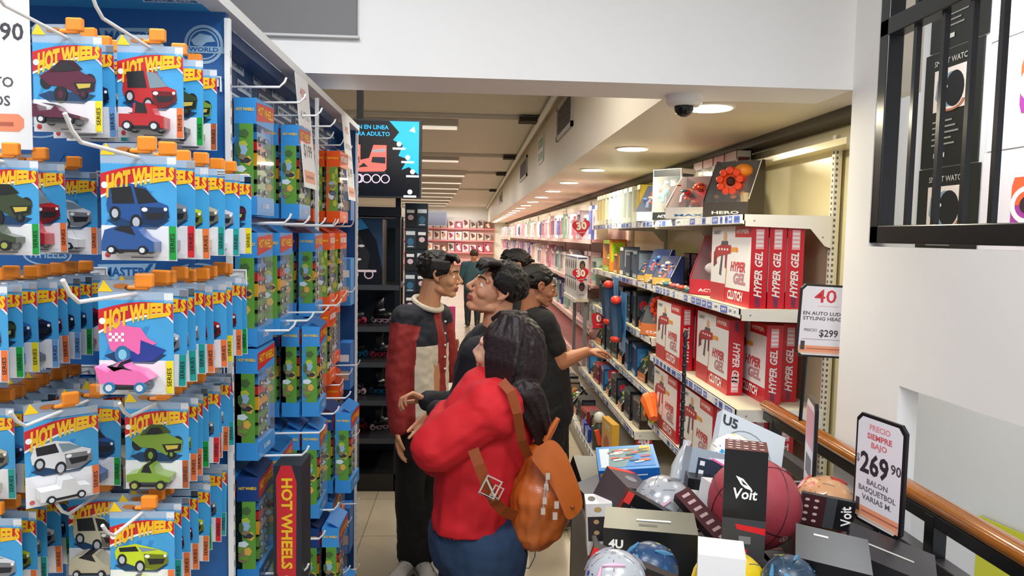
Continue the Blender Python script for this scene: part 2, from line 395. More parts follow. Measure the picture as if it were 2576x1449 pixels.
# ================================================================== CARDED TOY CAR DISPLAY (left)
CW, CH = .108, .165
LB = C('46a0d6', .35); LB2 = C('348ac6', .35); CRED = C('c8202c', .35); CYEL = C('f0be22', .35); CORG = C('f08a24', .35)
DKW = C('1b1c20'); GLASSC = C('7d929c', .2)
def wave(t, up=1):        # lower/upper edge of the red banner over the card
    return CH * (.70 + .085 * t + .02 * math.sin(t * 5.5))
def car_profile(st):
    P_ = {
     'van': [(-.5, .0), (-.5, .2), (-.44, .42), (-.2, .5), (.15, .5), (.32, .3), (.5, .2), (.5, .0)],
     'truck': [(-.5, 0), (-.5, .3), (-.2, .3), (-.16, .55), (.2, .55), (.3, .3), (.5, .26), (.5, 0)],
     'pickup': [(-.5, 0), (-.5, .24), (-.1, .24), (-.06, .42), (.16, .42), (.26, .24), (.5, .2), (.5, 0)],
     'buggy': [(-.5, .1), (-.5, .28), (-.25, .32), (-.12, .5), (.08, .5), (.2, .3), (.5, .22), (.5, .1)],
     'sport': [(-.5, 0), (-.5, .16), (-.46, .26), (-.2, .3), (-.08, .4), (.12, .4), (.26, .26), (.5, .14), (.5, 0)],
     'racer': [(-.5, .08), (-.5, .36), (-.42, .36), (-.38, .2), (-.1, .24), (-.02, .34), (.08, .22), (.5, .12), (.5, .06)],
     'fish': [(-.5, .1), (-.6, .45), (-.35, .34), (-.1, .55), (.05, .42), (.3, .36), (.5, .2), (.3, .08)],
    }
    return P_[st]
def toy_car(st, col, L=.072, W=.028):
    m = MB(); c = C(col, .25, spec=.7); pr = car_profile(st); k = L
    pts = [(x * k, y * k) for x, y in pr]
    M = R(PI / 2, 'X') @ T(0, 0, -W / 2)
    m.prism(pts, W, c, M)
    ins = [(x * k * .55 + (-.02 * k), y * k * .9 + .004) for x, y in pr if y > .28]
    if len(ins) > 2: m.prism(ins, W + .001, DKW, R(PI / 2, 'X') @ T(0, 0, -W / 2 - .0005))
    m.box((0, 0, .001), (L * .8, W * 1.02, .004), DKW)
    rw = .0085 if st in ('buggy', 'fish', 'truck') else .0065
    for x in (-.3, .3):
        for s in (-1, 1):
            m.lathe([(rw, -.003), (rw, .003)], C('2a6f9a') if st == 'fish' else DKW, T(x * k, s * W * .5, .002) @ R(PI / 2, 'X'), 12)
            m.lathe([(rw * .6, -.0036), (rw * .6, .0036)], C('cfd2d6') if st != 'buggy' else C('9aa34a'), T(x * k, s * W * .5, .002) @ R(PI / 2, 'X'), 8)
    return m
def car_art(m, M, st, col, cx=.0, cy=.0, k=.09, flip=1):
    c = C(col, .35); A = lambda pts: [(cx + flip * x * k, cy + y * k) for x, y in pts]
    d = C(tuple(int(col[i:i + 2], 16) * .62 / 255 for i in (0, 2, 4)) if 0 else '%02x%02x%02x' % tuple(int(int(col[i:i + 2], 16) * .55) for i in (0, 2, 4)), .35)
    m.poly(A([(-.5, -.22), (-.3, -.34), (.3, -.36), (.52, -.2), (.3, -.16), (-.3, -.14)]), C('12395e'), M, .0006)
    if st == 'fish':
        m.poly(A([(-.45, .05), (-.5, .3), (-.36, .24), (-.3, .42), (-.1, .28), (.1, .26), (.22, .08), (.36, .0), (.18, -.12), (.05, -.2), (-.1, -.1), (-.25, -.2), (-.4, -.12)]), c, M, .0009)
        m.poly(A([(.1, .05), (.52, -.12), (.3, -.3), (-.1, -.34), (-.3, -.2), (-.02, -.15), (.08, -.22)]), C('233a8c'), M, .0012)
        for i in range(5):
            for j in range(3):
                if (i + j) % 2 == 0: m.rect(cx + (-.42 + i * .05) * k, cy + (.02 + j * .05) * k, cx + (-.37 + i * .05) * k, cy + (.07 + j * .05) * k, WHITE, M, .0014)
        m.ell(cx - .2 * k, cy - .2 * k, .13 * k, .15 * k, C('2a6f9a'), M, .0015); m.ell(cx - .2 * k, cy - .2 * k, .07 * k, .09 * k, C('7fc4da'), M, .0017)
        return
    if st in ('buggy', 'racer'):
        for (x, y, r) in ((-.36, .02, .13), (.42, .06, .13), (-.1, -.2, .16), (.3, -.16, .12)): m.ell(cx + flip * x * k, cy + y * k, r * k * .8, r * k, DKW, M, .0007)
        m.poly(A([(-.48, .12), (-.2, .3), (.1, .34), (.3, .2), (.52, .1), (.5, -.12), (.2, -.2), (-.05, -.06), (-.3, -.04)]), c, M, .0009)
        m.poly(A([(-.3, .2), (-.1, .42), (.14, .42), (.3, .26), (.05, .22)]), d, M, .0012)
        m.poly(A([(-.2, .22), (-.08, .36), (.08, .36), (.16, .25), (0, .22)]), DKW, M, .0014)
        m.poly(A([(.12, .02), (.5, .04), (.48, -.1), (.2, -.14)]), DKW, M, .0013); m.poly(A([(.18, 0), (.44, .01), (.42, -.06), (.22, -.09)]), C('c9b24a'), M, .0015)
        for (x, y, r) in ((-.1, -.2, .16), (.3, -.18, .1)):
            m.ell(cx + flip * x * k, cy + y * k, r * k * .7, r * k * .9, DKW, M, .0016); m.ell(cx + flip * x * k, cy + y * k, r * k * .3, r * k * .45, c, M, .0018)
        return
    h = {'van': .34, 'truck': .38, 'pickup': .24, 'sport': .16}.get(st, .2)
    m.poly(A([(-.5, .06), (-.44, h), (-.1, h + .06), (.14, h), (.3, .12), (.5, .04), (.52, -.16), (.3, -.3), (.05, -.3), (-.3, -.16), (-.48, -.08)]), c, M, .0009)
    m.poly(A([(-.05, h + .0), (.14, h - .03), (.34, .1), (.02, .06)]), GLASSC if st != 'van' else DKW, M, .0012)
    m.poly(A([(-.42, h - .02), (-.1, h + .01), (-.04, .07), (-.4, .06)]), DKW, M, .0012)
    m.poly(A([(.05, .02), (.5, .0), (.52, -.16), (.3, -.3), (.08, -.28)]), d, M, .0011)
    m.poly(A([(.12, -.08), (.46, -.08), (.42, -.18), (.16, -.2)]), DKW, M, .0013)
    m.ell(cx + flip * .12 * k, cy - .03 * k, .05 * k, .035 * k, WHITE, M, .0014); m.ell(cx + flip * .46 * k, cy - .02 * k, .03 * k, .03 * k, WHITE, M, .0014)
    for (x, y, r) in ((-.36, -.1, .12), (-.02, -.24, .13)):
        m.ell(cx + flip * x * k, cy + y * k, r * k * .75, r * k, DKW, M, .0014); m.ell(cx + flip * x * k, cy + y * k, r * k * .45, r * k * .62, C('b9bcc0'), M, .0016)
def hw_banner(m, M, w=CW, h=CH, simple=False):
    n = 16; b = []; u = []
    for i in range(n + 1):
        t = i / n; x = -w / 2 + w * t
        hump = .05 * math.sin(min(1, t * 1.05) * PI) + .10 * t if t < .9 else .10 * t + .05 * math.sin(min(1, t * 1.05) * PI) - (t - .9) * 1.1
        b.append((x, h * (.575 + .3 * t * .35 + hump * .8))); u.append((x, h * (.765 + .055 * t + .045 * math.sin(t * PI))))
    m.poly([(x, y - .004) for x, y in b] + list(reversed(u)), WHITE, M, .0004)
    m.poly(b + list(reversed(u)), CRED, M, .0007)
    k = w / .108
    wp = lambda X, Y: (X, Y * (1.14 - 6.2 * X / k) + X * .22 + h * .035 * math.cos(X / w * PI))
    m.text('HOT WHEELS', .0285, CYEL, M, .003, h * .70, .0011, .06, w=w * .9, shear=.04, warp=wp)
    m.ell(-w * .445, h * .665, w * .045, h * .03, WHITE, M, .0012, 10)
SERIES = {'y': 'e8d418', 'g': '149a3a', 'o': 'e8743a', 'r': 'd8282c', 'b': '6a9ad0', 't': '1f9a90', 'n': 'a8562e'}
_CARD = {}
def make_card(st, col, ser, bg=None):
    key = (st, col, ser)
    t = thing('toy_car_card', '', 'toy car')
    m = MB(); hd = C('9fb4ca', .4)
    m.bb((-CW / 2, -.0003, 0), (CW / 2, .0006, CH * .86), LB, None)
    m.bb((-CW / 2, -.0003, CH * .85), (CW / 2, .0006, CH * .93), hd)
    m.bb((CW * .38, -.0003, CH * .84), (CW * .5, .0006, CH * .92), WHITE)
    M = face_cam(0, -.0006, 0)
    for k in range(3): m.poly([(-.05 + .02 * k, CH * .3), (-.047 + .02 * k, CH * .3), (-.02 + .02 * k, CH * .62), (-.028 + .02 * k, CH * .62)], LB2, M, .0002)
    m.rect(-CW / 2, 0, CW / 2, CH * .31, C('e6e4e6', .35), M, .0003)
    hw_banner(m, M)
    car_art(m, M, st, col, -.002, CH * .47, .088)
    m.rect(CW * .4, .002, CW * .495, CH * .31, C(SERIES[ser], .4), M, .0016)
    m.text('SERIES', .009, DKW, M, CW * .448, CH * .16, .002, .01, rot=PI / 2, w=.028)
    m.ell(-CW * .42, .008, .004, .004, CRED, M, .0008, 10); m.rect(-.012, .004, .02, .0055, C('6a6a6e'), M, .0008)
    m.build('card', t)
    o = MB(); M2 = face_cam(0, -.0005, 0)                                    # hang tab: picture strip, yellow corner and the orange plastic hook tag
    o.poly([(-CW * .5, CH * .93), (-CW * .5, CH * .99), (-CW * .45, CH * 1.03), (CW * .1, CH * 1.04), (CW * .22, CH * .93)], C('8f9aa8', .4), M2)
    o.poly([(-CW * .5, CH * .93), (-CW * .42, CH * 1.035), (-CW * .3, CH * .93)], C('f2c81c'), M2, .0006)
    for i, (x, y, a, b, cc) in enumerate(((-.02, .98, .012, .004, 'b06a2c'), (-.006, .965, .01, .004, '50452e'), (.004, .985, .008, .004, 'c9c2b0'))): o.ell(x, CH * y, a, b, C(cc), M2, .0006)
    o.build('hang_tab', t)
    o = MB(); o.bb((.0, -.006, CH * .97), (.026, .006, CH * 1.10), CORG); o.bb((-.012, -.004, CH * .95), (.02, .004, CH * .99), CORG); o.build('hook_tag', t, bevel=.003)
    b = MB(); x0, x1, z0, z1, dd = -CW * .46, CW * .38, .006, CH * .30, .028
    b.add([(x0, 0, z0), (x1, 0, z0), (x1, 0, z1), (x0, 0, z1), (x0 + .004, -dd, z0 + .003), (x1 - .004, -dd, z0 + .003), (x1 - .004, -dd, z1 - .004), (x0 + .004, -dd, z1 - .004)],
          [(0, 4, 7, 3), (1, 2, 6, 5), (3, 7, 6, 2), (0, 1, 5, 4), (4, 5, 6, 7)], CLEAR)
    b.build('blister', t)
    c = toy_car(st, col).build('toy_car', t, True); c.location = (-.004, -.016, .014)
    return t
STY = [('racer', '5a2038', 'y', 'purple open racer'), ('truck', 'b82428', 'o', 'red truck'), ('sport', '22264a', 'b', 'navy sports car'), ('buggy', '39452c', 'g', 'dark green buggy'),
       ('van', '24508e', 'g', 'blue van'), ('sport', '8a1e44', 'o', 'maroon sports car'), ('fish', 'e86aa8', 'y', 'pink fish shaped car'), ('pickup', 'dcdcdc', 'o', 'white pickup'),
       ('buggy', '7a9a34', 'n', 'green lattice buggy'), ('sport', 'c4d42c', 'o', 'lime sports car'), ('sport', 'd8d8dc', 't', 'white sports car'), ('van', 'c9bfa2', 't', 'beige van'),
       ('pickup', '8f9298', 'r', 'grey pickup'), ('truck', '3c6fb8', 'y', 'blue truck')]
CARDS = [make_card(*s[:3]) for s in STY]; used = [False] * len(STY)
PY = 1.60; XC = -.515
ROWZ = [1.985, 1.785, 1.585, 1.378, 1.195]
RN = ['top row', 'second row', 'third row', 'fourth row', 'fifth row']
wire = METAL
# panel and posts of the end display
g = thing('carded_toy_display', 'tall blue display gondola hung full of carded toy cars at left', 'display stand', (0, 0, 0))
PBL = C('1a5ea2', .4); PBD = C('17497e', .4); LOGO = C('9cbfda', .4); LOGS = C('d2e0ec', .4)
m = MB(); m.bb((-1.75, PY, 0), (XC, PY + .02, 2.2), PBL)
M = face_cam(0, PY - .001, 0)
def plate(cx, cz, txt, sh=.0):
    w_ = .12
    m.poly([(cx - w_ / 2, cz + .02), (cx + w_ / 2, cz + .024), (cx + w_ / 2 - .01, cz - .012), (cx + .0, cz - .028), (cx - w_ / 2 + .008, cz - .012)], LOGO, M)
    m.text(txt, .026, PBL, M, cx, cz + .004, .0006, .03, w=w_ * .8)
    m.rect(cx - w_ * .3, cz - .017, cx + w_ * .3, cz - .012, PBL, M, .0006)
for (px, py) in ((325, 98), (515, 450), (320, 690), (-100, 300)):
    p = P(px, py, PY); plate(p.x, p.z, 'MASTERS')
for (px, py) in ((120, 92), (98, 318), (120, 640), (-150, 600), (500, 690)):
    p = P(px, py, PY); m.ell(p.x, p.z, .05, .024, LOGO, M, n=24); m.ell(p.x, p.z, .045, .02, PBL, M, .0004, 24); m.text('WHEELS', .024, LOGO, M, p.x, p.z, .0008, .03, w=.08)
p = P(513, 112, PY); m.ring(p.x, p.z, .040, .006, LOGO, M); m.ring(p.x, p.z, .031, .003, LOGO, M)
m.poly([(p.x - .026, p.z + .008), (p.x - .008, p.z + .022), (p.x + .016, p.z + .018), (p.x + .024, p.z + .006), (p.x + .006, p.z + .004), (p.x - .004, p.z - .004), (p.x - .02, p.z - .002)], LOGO, M, .0004)
m.rect(p.x - .04, p.z - .018, p.x + .042, p.z - .004, LOGO, M, .0006); m.text('WORLD', .012, PBL, M, p.x, p.z - .011, .0009, .02, w=.06)
for k in range(14):
    a = P(60 + rnd.random() * 480, 380 + rnd.random() * 1000, PY); m.poly([(a.x, a.z), (a.x + .05, a.z + .07), (a.x + .058, a.z + .07), (a.x + .012, a.z)], C('1c62a6'), M, .0003)
m.build('back_panel', g)
XP = -.60
# side panel with rows of pale logos
m = MB(); SY1 = 3.34
m.bb((XP - .02, PY + .02, 0), (XP, SY1, 2.2), PBD)
MR = face_right(XP + .001, 0, 0)
SG = [('HOT WHEELS', .17), ('MATCHBOX', .13), ('MASTERS', .12), ('MOTOR CLUB', .16)]
for r_ in range(9):
    for k in range(8):
        s_, w_ = SG[(r_ + k) % 4]; y = PY + .13 + k * .21 + (.07 if r_ % 2 else 0); z = 2.165 - r_ * .043
        if y < SY1 - .12: m.rect(y - w_ / 2, z - .015, y + w_ / 2, z + .013, LOGS, MR); m.text(s_, .016, PBD, MR, y, z, .0006, .03, w=w_ * .9)
for z in [2.03 - .115 * i for i in range(17)]:
    y = 3.21; m.rect(y - .09, z - .03, y + .09, z + .03, C('a9c4dc'), MR, .0003); m.rect(y - .083, z - .023, y + .083, z + .023, PBL, MR, .0006); m.text('MATCHBOX', .03, C('a9c4dc'), MR, y, z, .0009, .03, w=.15)
m.bb((XP, PY + .02, 2.17), (XC - .03, SY1, 2.199), PBD); m.build('side_panel', g)
m = MB(); m.bb((-1.75, SY1, 0), (XC, SY1 + .02, 2.2), PBD); m.build('rear_panel', g)
for y in (PY, 2.49, SY1 - .0):
    m = MB(); m.bb((XC + .001, y - .012, 0), (XC + .012, y + .0, 2.185), wire)
    for k in range(60): m.bb((XC + .012, y - .008, .1 + k * .034), (XC + .0125, y - .004, .115 + k * .034), C('77777c'))
    m.build('upright', g)
m = MB(); m.bb((XC - .03, 1.40, 2.2), (XC + .012, SY1 + .03, 2.222), wire); m.build('trim', g)
m = MB(); m.bb((-1.75, 1.40, 2.2), (XC - .03, PY + .03, 2.215), C('3fa0dc'));
MU = T(0, 0, 2.1995) @ R(PI, 'X')
def uplogo(x, y, s_, w_, c): m.poly([(x - w_ / 2, -y - .014), (x - w_ / 2 + .01, -y + .014), (x + w_ / 2, -y + .016), (x + w_ / 2 + .008, -y - .01)], c, MU); m.text(s_, .02, C('2a6fa8'), MU, x, -y, .0005, .03, w=w_ * .85)
for (px, py, s_, w_) in ((280, 30, 'HOT WHEELS', .15), (465, 33, 'MASTERS', .1), (430, 2, 'MOTOR CLUB', .12), (150, 22, 'MATCHBOX', .1), (285, 46, 'COLLECTION', .1)):
    p = PZ(px, py, 2.2); uplogo(p.x, p.y, s_, w_, C('dce8f0'))
m.build('canopy', g)
m = MB(); m.bb((-1.75, PY + .02, 0), (XP - .02, SY1, .02), BLACK); m.build('base', g)
HKG = 'white wire hooks of the toy car display'
hn = 0
def hook(x, z, d0, rowname, ordn, yp=PY):
    m = MB(); L = yp - d0
    m.tube([(0, 0, 0), (0, -L * .5, -.004), (0, -L, .0), (0, -L - .02, .012), (0, -L - .035, .03)], .0028, wire)
    m.tube([(-.02, -.004, -.02), (-.02, -.004, .01), (.02, -.004, .01), (.02, -.004, -.02)], .0025, wire)
    m.box((0, 0, 0), (.03, .004, .018), wire)
    o = m.build('display_hook', None, True); o.location = (x, yp, z)
    tag(o, 'white wire hook holding the %s of carded cars, %s from the left' % (rowname, ordn), 'hook', HKG)
CIDX = {'A': 0, 'B': 1, 'C': 2, 'D': 3, 'E': 4, 'H': 5, 'J': 6, 'M': 7, 'N': 8, 'Q': 9, 'O': 10, 'L': 11}
def place_card(i, loc, lab, rz=0, ry=0):
    o = CARDS[i] if not used[i] else copy_tree(CARDS[i]); used[i] = True
    o.location = loc; o.rotation_euler = (0, ry, rz); o['label'] = lab; o['group'] = 'carded toy cars on the end panel hooks'
    o['category'] = 'toy car'
# (row, x, front depth, front style, how many, step, name of the hook)
STACKS = [
 (0, -.652, 1.25, 'A', 4, .05), (0, -.543, 1.30, 'B', 3, .085),
 (1, -.756, 1.25, 'D', 3, .09), (1, -.487, 1.12, 'E', 6, .075),
 (2, -.780, 1.20, 'H', 8, .045), (2, -.494, 1.12, 'J', 9, .048),
 (3, -.805, 1.25, 'L', 8, .04), (3, -.669, 1.24, 'M', 4, .085), (3, -.541, 1.30, 'N', 8, .037), (3, -.91, 1.30, None, 7, .04),
 (4, -.792, 1.24, 'O', 8, .042), (4, -.672, 1.36, 'L', 6, .04), (4, -.556, 1.27, 'Q', 8, .039), (4, -.91, 1.30, None, 7, .04), (4, -.44, 1.45, None, 0, .04)]
colname = {}
for (r_, x, d0, ft, n, st_) in STACKS:
    if n == 0: continue
    same = sorted(s[1] for s in STACKS if s[0] == r_ and s[4]); on = nth(same.index(x))
    hook(x, ROWZ[r_] + CH * .5 - .012, d0 - (.16 if r_ < 3 else .10), RN[r_], on, PY - .004)
    for k in range(n):
        d = d0 + k * st_
        if d > PY - .012: break
        i = CIDX[ft] if (k == 0 and ft) else rnd.randrange(len(STY))
        what = STY[i][3]
        pos = 'front card' if k == 0 else ('%s behind front' % nth(k - 1))
        tw = rnd.uniform(-.09, .05) if k else 0
        if ft == 'M' and k == 0: tw = .75
        place_card(i, (x + (rnd.uniform(-.005, .005) if k else 0), d, ROWZ[r_] - CH * .5 + (rnd.uniform(-.004, .004) if k else 0)),
                   'carded %s, %s, %s hook from left, %s' % (what, pos, on, RN[r_]), tw, rnd.uniform(-.03, .03) if k else 0)
for i, u in enumerate(used):
    if not u:
        place_card(i, (-1.02 - .0 * i, 1.25 + .04 * i, ROWZ[2] - CH * .5), 'carded %s at the far left beyond the third row' % STY[i][3])
# price sheets
def sheet(label, build, w, h, loc, rz=0, ry=0, rx=0):
    m = MB(); m.bb((-w / 2, -.0006, 0), (w / 2, .0006, h), C('eeecea', .5)); build(m, face_cam(0, -.0008, 0), w, h)
    o = m.build('price_sheet'); o.location = loc; o.rotation_euler = (rx, ry, rz); tag(o, label, 'price sign'); return o
def bs1(m, M, w, h):
    m.text('$39.90', .040, C('3a3a3e'), M, w * .5 - .065, h * .655, 0, .02); m.text('HOT WHEELS', .016, RED, M, 0, h * .86, 0, .01)
    m.text('AUTO', .024, C('55555a'), M, w * .5 - .062, h * .375, 0, .02); m.text('BASICOS', .024, C('55555a'), M, w * .5 - .082, h * .27, 0, .02)
    m.poly([(w * .0, .03), (w * .0, .06), (w * .40, .06), (w * .44, .052), (w * .44, .038), (w * .40, .03)], C('f0906a'), M); m.rect(0, .04, w * .36, .046, C('b8604a'), M, .0004)
a = P(0, 375, 1.33); b = P(83, 375, 1.33)
sheet('large white price sheet hanging at the top left edge, grey 90 on it', bs1, .22, .30, (b.x - .11, 1.33, a.z))
def bs2(m, M, w, h):
    m.text('40%', .04, C('d86a6a'), M, 0, h * .85, 0, .01); m.text('AUTOS', .03, C('8a8a8a'), M, 0, h * .65, 0, .01, w=w * .7); m.text('SET 5 PZAS', .024, C('8a8a8a'), M, 0, h * .52, 0, .01, w=w * .8); m.text('$199', .05, C('55555a'), M, 0, h * .33, 0, .02)
    m.rect(-w * .42, .015, w * .42, .05, C('e89a7a'), M); m.rect(-w * .3, .028, w * .3, .036, C('a8584a'), M, .0004)
for i, (y, s_) in enumerate(((2.205, 'nearer'), (2.96, 'farther'))):
    o = sheet('white price sheet hanging from the side top trim of toy display, the %s one' % s_, bs2, .15, .32, (XC + .046, y, 1.875), PI / 2 - .02, 0, -.085)
# ---- boxed sets on the side panel
def pack(kind, n):
    """a hanging stack of n window boxes: origin at the panel, +X towards the aisle, printed side faces the viewer (-Y)"""
    pw, ph, pd = .13, .26, .050
    t = thing('boxed_toy_set', '', 'toy set')
    top = {'blue': C('3c94da', .3), 'orange': C('ea5a1c', .3), 'dark': C('1f3f7c', .3)}[kind]
    m = MB(); x1 = pd
    m.bb((0, 0, ph * .78), (x1, pw, ph), top); m.bb((0, 0, 0), (x1, pw, ph * .16), top if kind != 'dark' else C('2f86d0')); m.bb((0, 0, ph * .16), (.012, pw, ph * .78), top)
    m.add([(x1, 0, ph), (x1, pw, ph), (x1 * .3, pw, ph + .02), (x1 * .3, 0, ph + .02)], [(0, 1, 2, 3), (3, 2, 1, 0)], top)
    M = face_cam(0, -.0006, 0)
    scene = [C('5f9a3a'), C('8ab04a'), C('2c4a22')] if kind != 'orange' else [C('6a9a3c'), C('402a1c'), C('8a7a5c')]
    r2 = random.Random(n * 7 + len(kind)); 
    m.bb((.0, 0, ph * .16), (x1 * .85, .002, ph * .78), scene[0])
    for k in range(16):
        ex = .004 + r2.random() * .012; ey = .006 + r2.random() * .016
        m.ell(ex + r2.random() * (x1 * .85 - 2 * ex), ph * .18 + ey + r2.random() * (ph * .6 - 2 * ey), ex, ey * .8, C(r2.choice(['6f9a3c', '4a6a3a', 'b8c23c', '8a7a5c', 'c8503c', '5a6a84', 'd9e6ee', '9ab8d0', 'e0b04a', '3a3c40'])), M, .0003 + .0001 * k, 5)
    m.text('HOT WHEELS' if kind != 'orange' else 'MATCHBOX', .009, C('ffd028'), M, x1 / 2, ph * .9, .0005, .03, w=x1 * .8)
    MF = face_right(x1 + .0006, 0, 0)
    m.poly([(0, ph * .8), (pw, ph * .86), (pw, ph * .99), (0, ph * .96)], CRED if kind != 'orange' else C('c8380e'), MF); m.text('HOT WHEELS' if kind != 'orange' else 'MATCHBOX', .026, CYEL if kind != 'orange' else WHITE, MF, pw / 2, ph * .9, .0006, .03, w=pw * .85)
    m.rect(0, ph * .02, pw, ph * .14, top, MF); m.text('5 CARS', .014, WHITE, MF, pw / 2, ph * .08, .0006, .02)
    m.build('box', t)
    for k in range(5):
        c = toy_car(['sport', 'truck', 'van', 'racer', 'pickup'][k], r2.choice(['c8282c', 'e0a020', '3a8ad0', '5a8a3a', 'd8d8dc', '3a3a44', 'e0702c']), .07, .024).build('toy_car', t, True)
        c.location = (x1 * .6, pw * .5, ph * (.2 + .115 * k)); c.rotation_euler = (0, 0, PI / 2)
    w_ = MB(); w_.add([(x1, .002, ph * .16), (x1, pw, ph * .16), (x1, pw, ph * .78), (x1, .002, ph * .78)], [(0, 1, 2, 3)], mat('window_film', 'ffffff', .04, alpha=.16, spec=1)); w_.build('window', t)
    return t
PK = {}
def place_pack(kind, x, y, z, lab, grp, rz=0):
    if kind not in PK: o = PK[kind] = pack(kind, 1)
    else: o = copy_tree(PK[kind])
    o.location = (x, y, z); o.rotation_euler = (0, 0, rz); o['label'] = lab; o['group'] = grp
rowz = [1.785, 1.485, 1.22, .92, .63, .34, .06]
PR = ['top row', 'second row', 'third row', 'fourth row', 'fifth row', 'sixth row', 'bottom row']
for r_, z in enumerate(rowz):
    HL = [.15, .16, .17, .2, .2, .2, .2][r_]
    cols = [1.70, 1.90, 2.11, 2.32]
    for ci, y in enumerate(cols):
        n = [2, 1, 2, 1][(r_ + ci) % 4] + (1 if r_ >= 2 and ci != 1 else 0) + (1 if r_ >= 3 and ci > 1 else 0)
        if ci == 0: n = 2
        for k in range(n):
            kind = 'blue' if (ci + r_ + k) % 4 else 'dark'
            place_pack(kind, XP + .012 + .056 * k, y + .004 * k, z - .0 * k, 'blue boxed cars, %s from front, %s column from near post, %s' % (nth(n - 1 - k), nth(ci), PR[r_]), 'blue boxed sets on side hooks', rnd.uniform(-.05, .05))
        hk = MB(); hk.tube([(0, 0, 0), (HL, 0, .004), (HL + .012, 0, .016), (HL + .016, 0, .026)], .0028, METAL); o = hk.build('display_hook', None, True); o.location = (XP + .004, y + .062, z + .292 if r_ != 1 else z + .28)
        tag(o, 'white side hook over blue boxes, %s column from near post, %s' % (nth(ci), PR[r_]), 'hook', 'white wire hooks on the side panel')
    cols = [2.56, 2.76, 2.96]
    for ci, y in enumerate(cols):
        n = (2 if (r_ + ci) % 3 else 1) if ci < 2 else 1
        for k in range(n):
            place_pack('orange', XP + .012 + .056 * k, y + .003 * k, z, 'orange boxed cars, %s from front, %s column past second post, %s' % (nth(n - 1 - k), nth(ci), PR[r_]), 'orange boxed sets on side hooks', rnd.uniform(-.06, .06))
        hk = MB(); hk.tube([(0, 0, 0), (HL, 0, .004), (HL + .012, 0, .016), (HL + .016, 0, .026)], .0028, METAL); o = hk.build('display_hook', None, True); o.location = (XP + .004, y + .062, z + .285); o.scale = (.7, 1, 1)
        tag(o, 'white side hook over orange boxes, %s column past second post, %s' % (nth(ci), PR[r_]), 'hook', 'white wire hooks on the side panel')
# box standing on its side with the upright red and yellow logo
t = thing('logo_toy_box', 'long toy box with an upright yellow and red logo at the foot of display', 'toy set', (-.425, 1.73, .90))
m = MB(); m.bb((-.03, 0, 0), (.035, .1, .30), C('1d2430')); 
M = face_cam(0, -.0006, 0); m.poly([(-.02, .0), (.022, .01), (.024, .26), (.012, .3), (-.012, .3), (-.024, .27)], CRED, M); m.poly([(-.0225, .04), (.0225, .04), (.0205, .26), (-.0225, .255)], CRED, M, .0003)
m.text('HOT WHEELS', .034, CYEL, M, 0, .16, .0008, .035, rot=-PI / 2, w=.22); m.ell(.0, .02, .012, .014, WHITE, M, .0006); m.build('box', t)
# ================================================================== RIGHT HAND SHELVING
SHW = C('e9e5da', .35); SHC = C('e0d8bd', .4); RAILB = C('5a74c4', .35); RAILW = C('eceef2', .2)
XF, XB = 1.25, 1.69
def shelf(parent, x0, x1, y0, y1, z, tint=0, rail=True):
    t = .028
    m = MB(); m.bb((x0, y0, z - t), (x1, y1, z), SHC if not tint else C('f0b8b8'))
    m.bb((x0, y0, z - .045), (x0 + .006, y1, z), SHW)
    o = m.build('shelf', parent)
    if rail:
        m = MB(); m.bb((x0 - .004, y0 + .004, z - .042), (x0, y1 - .004, z - .001), RAILW if not tint else C('f4c8c8'))
        M = face_left(x0 - .0045, 0, 0); y = y0 + .03; r2 = random.Random(int(z * 100) + int(y0 * 10))
        if not tint:
            while y < y1 - .1:
                w_ = .03 + r2.random() * .07
                m.rect(-y - w_, z - .038, -y, z - .005, RAILB if r2.random() < .62 else WHITE, M, .0004)
                if r2.random() < .8: m.text(r2.choice(['$299', '$149', '$89', '$499', '$349']), .02, WHITE if r2.random() < .6 else C('33406a'), M, -y - w_ / 2, z - .021, .0008, .02, w=w_ * .7)
                y += w_ + .008 + r2.random() * .03
        m.build('price_rail', o)
    return o
def bracket(parent, x0, x1, y, z):
    m = MB(); m.prism([(x0 + .01, z - .03), (x0 + .01, z - .055), (x1 - .1, z - .062), (x1 - .03, z - .14), (x1, z - .15), (x1, z - .001), (x0 + .01, z - .001)], .004, SHW, frame((0, y, 0), (1, 0, 0), (0, 0, 1)))
    for q in (x0 + .05, x1 - .04): m.ell(q, z - (.03 if q < x1 - .1 else .1), .004, .004, C('77736a'), frame((0, y - .0042, 0), (1, 0, 0), (0, 0, 1), (0, -1, 0)))
    m.build('bracket', parent)
def unit(label, y0, y1, levels, base=None, tint=0, near=False):
    t = thing('shelving_unit', label, 'shelving', (0, 0, 0))
    m = MB(); m.bb((XB, y0, 0), (XB + .012, y1, 2.22), creamp if not tint else C('e6cfc4'))
    m.build('back_panel', t)
    m = MB(); m.bb((XB - .022, y0, 0), (XB, y0 + .03, 2.24), SHW)
    if near:
        for k in range(80): m.bb((XB - .0225, y0 + .008, .1 + k * .026), (XB - .0215, y0 + .02, .112 + k * .026), C('6b665c')); m.bb((XB - .016, y0 - .0005, .1 + k * .026), (XB - .006, y0 + .001, .112 + k * .026), C('6b665c'))
    m.build('upright', t)
    for (z, xf) in levels:
        shelf(t, xf, XB - .023, y0 + .004, y1 - .004, z, tint)
        if near or tint == 0: bracket(t, xf, XB - .023, y0, z)
    if base:
        bx, bz = base; m = MB(); m.bb((bx, y0, 0), (XB - .023, y1, bz), C('b7b1a2')); m.bb((bx - .005, y0 + .003, bz - .05), (bx, y1 - .003, bz + .0), RAILW)
        M = face_left(bx - .0055, 0, 0)
        for k in range(int((y1 - y0) / .13)): m.rect(-y0 - .03 - k * .13 - .07, bz - .045, -y0 - .03 - k * .13, bz - .008, RAILB, M)
        m.build('base_deck', t)
    return t
ZA, ZB, ZC = 1.868, 1.43, .955
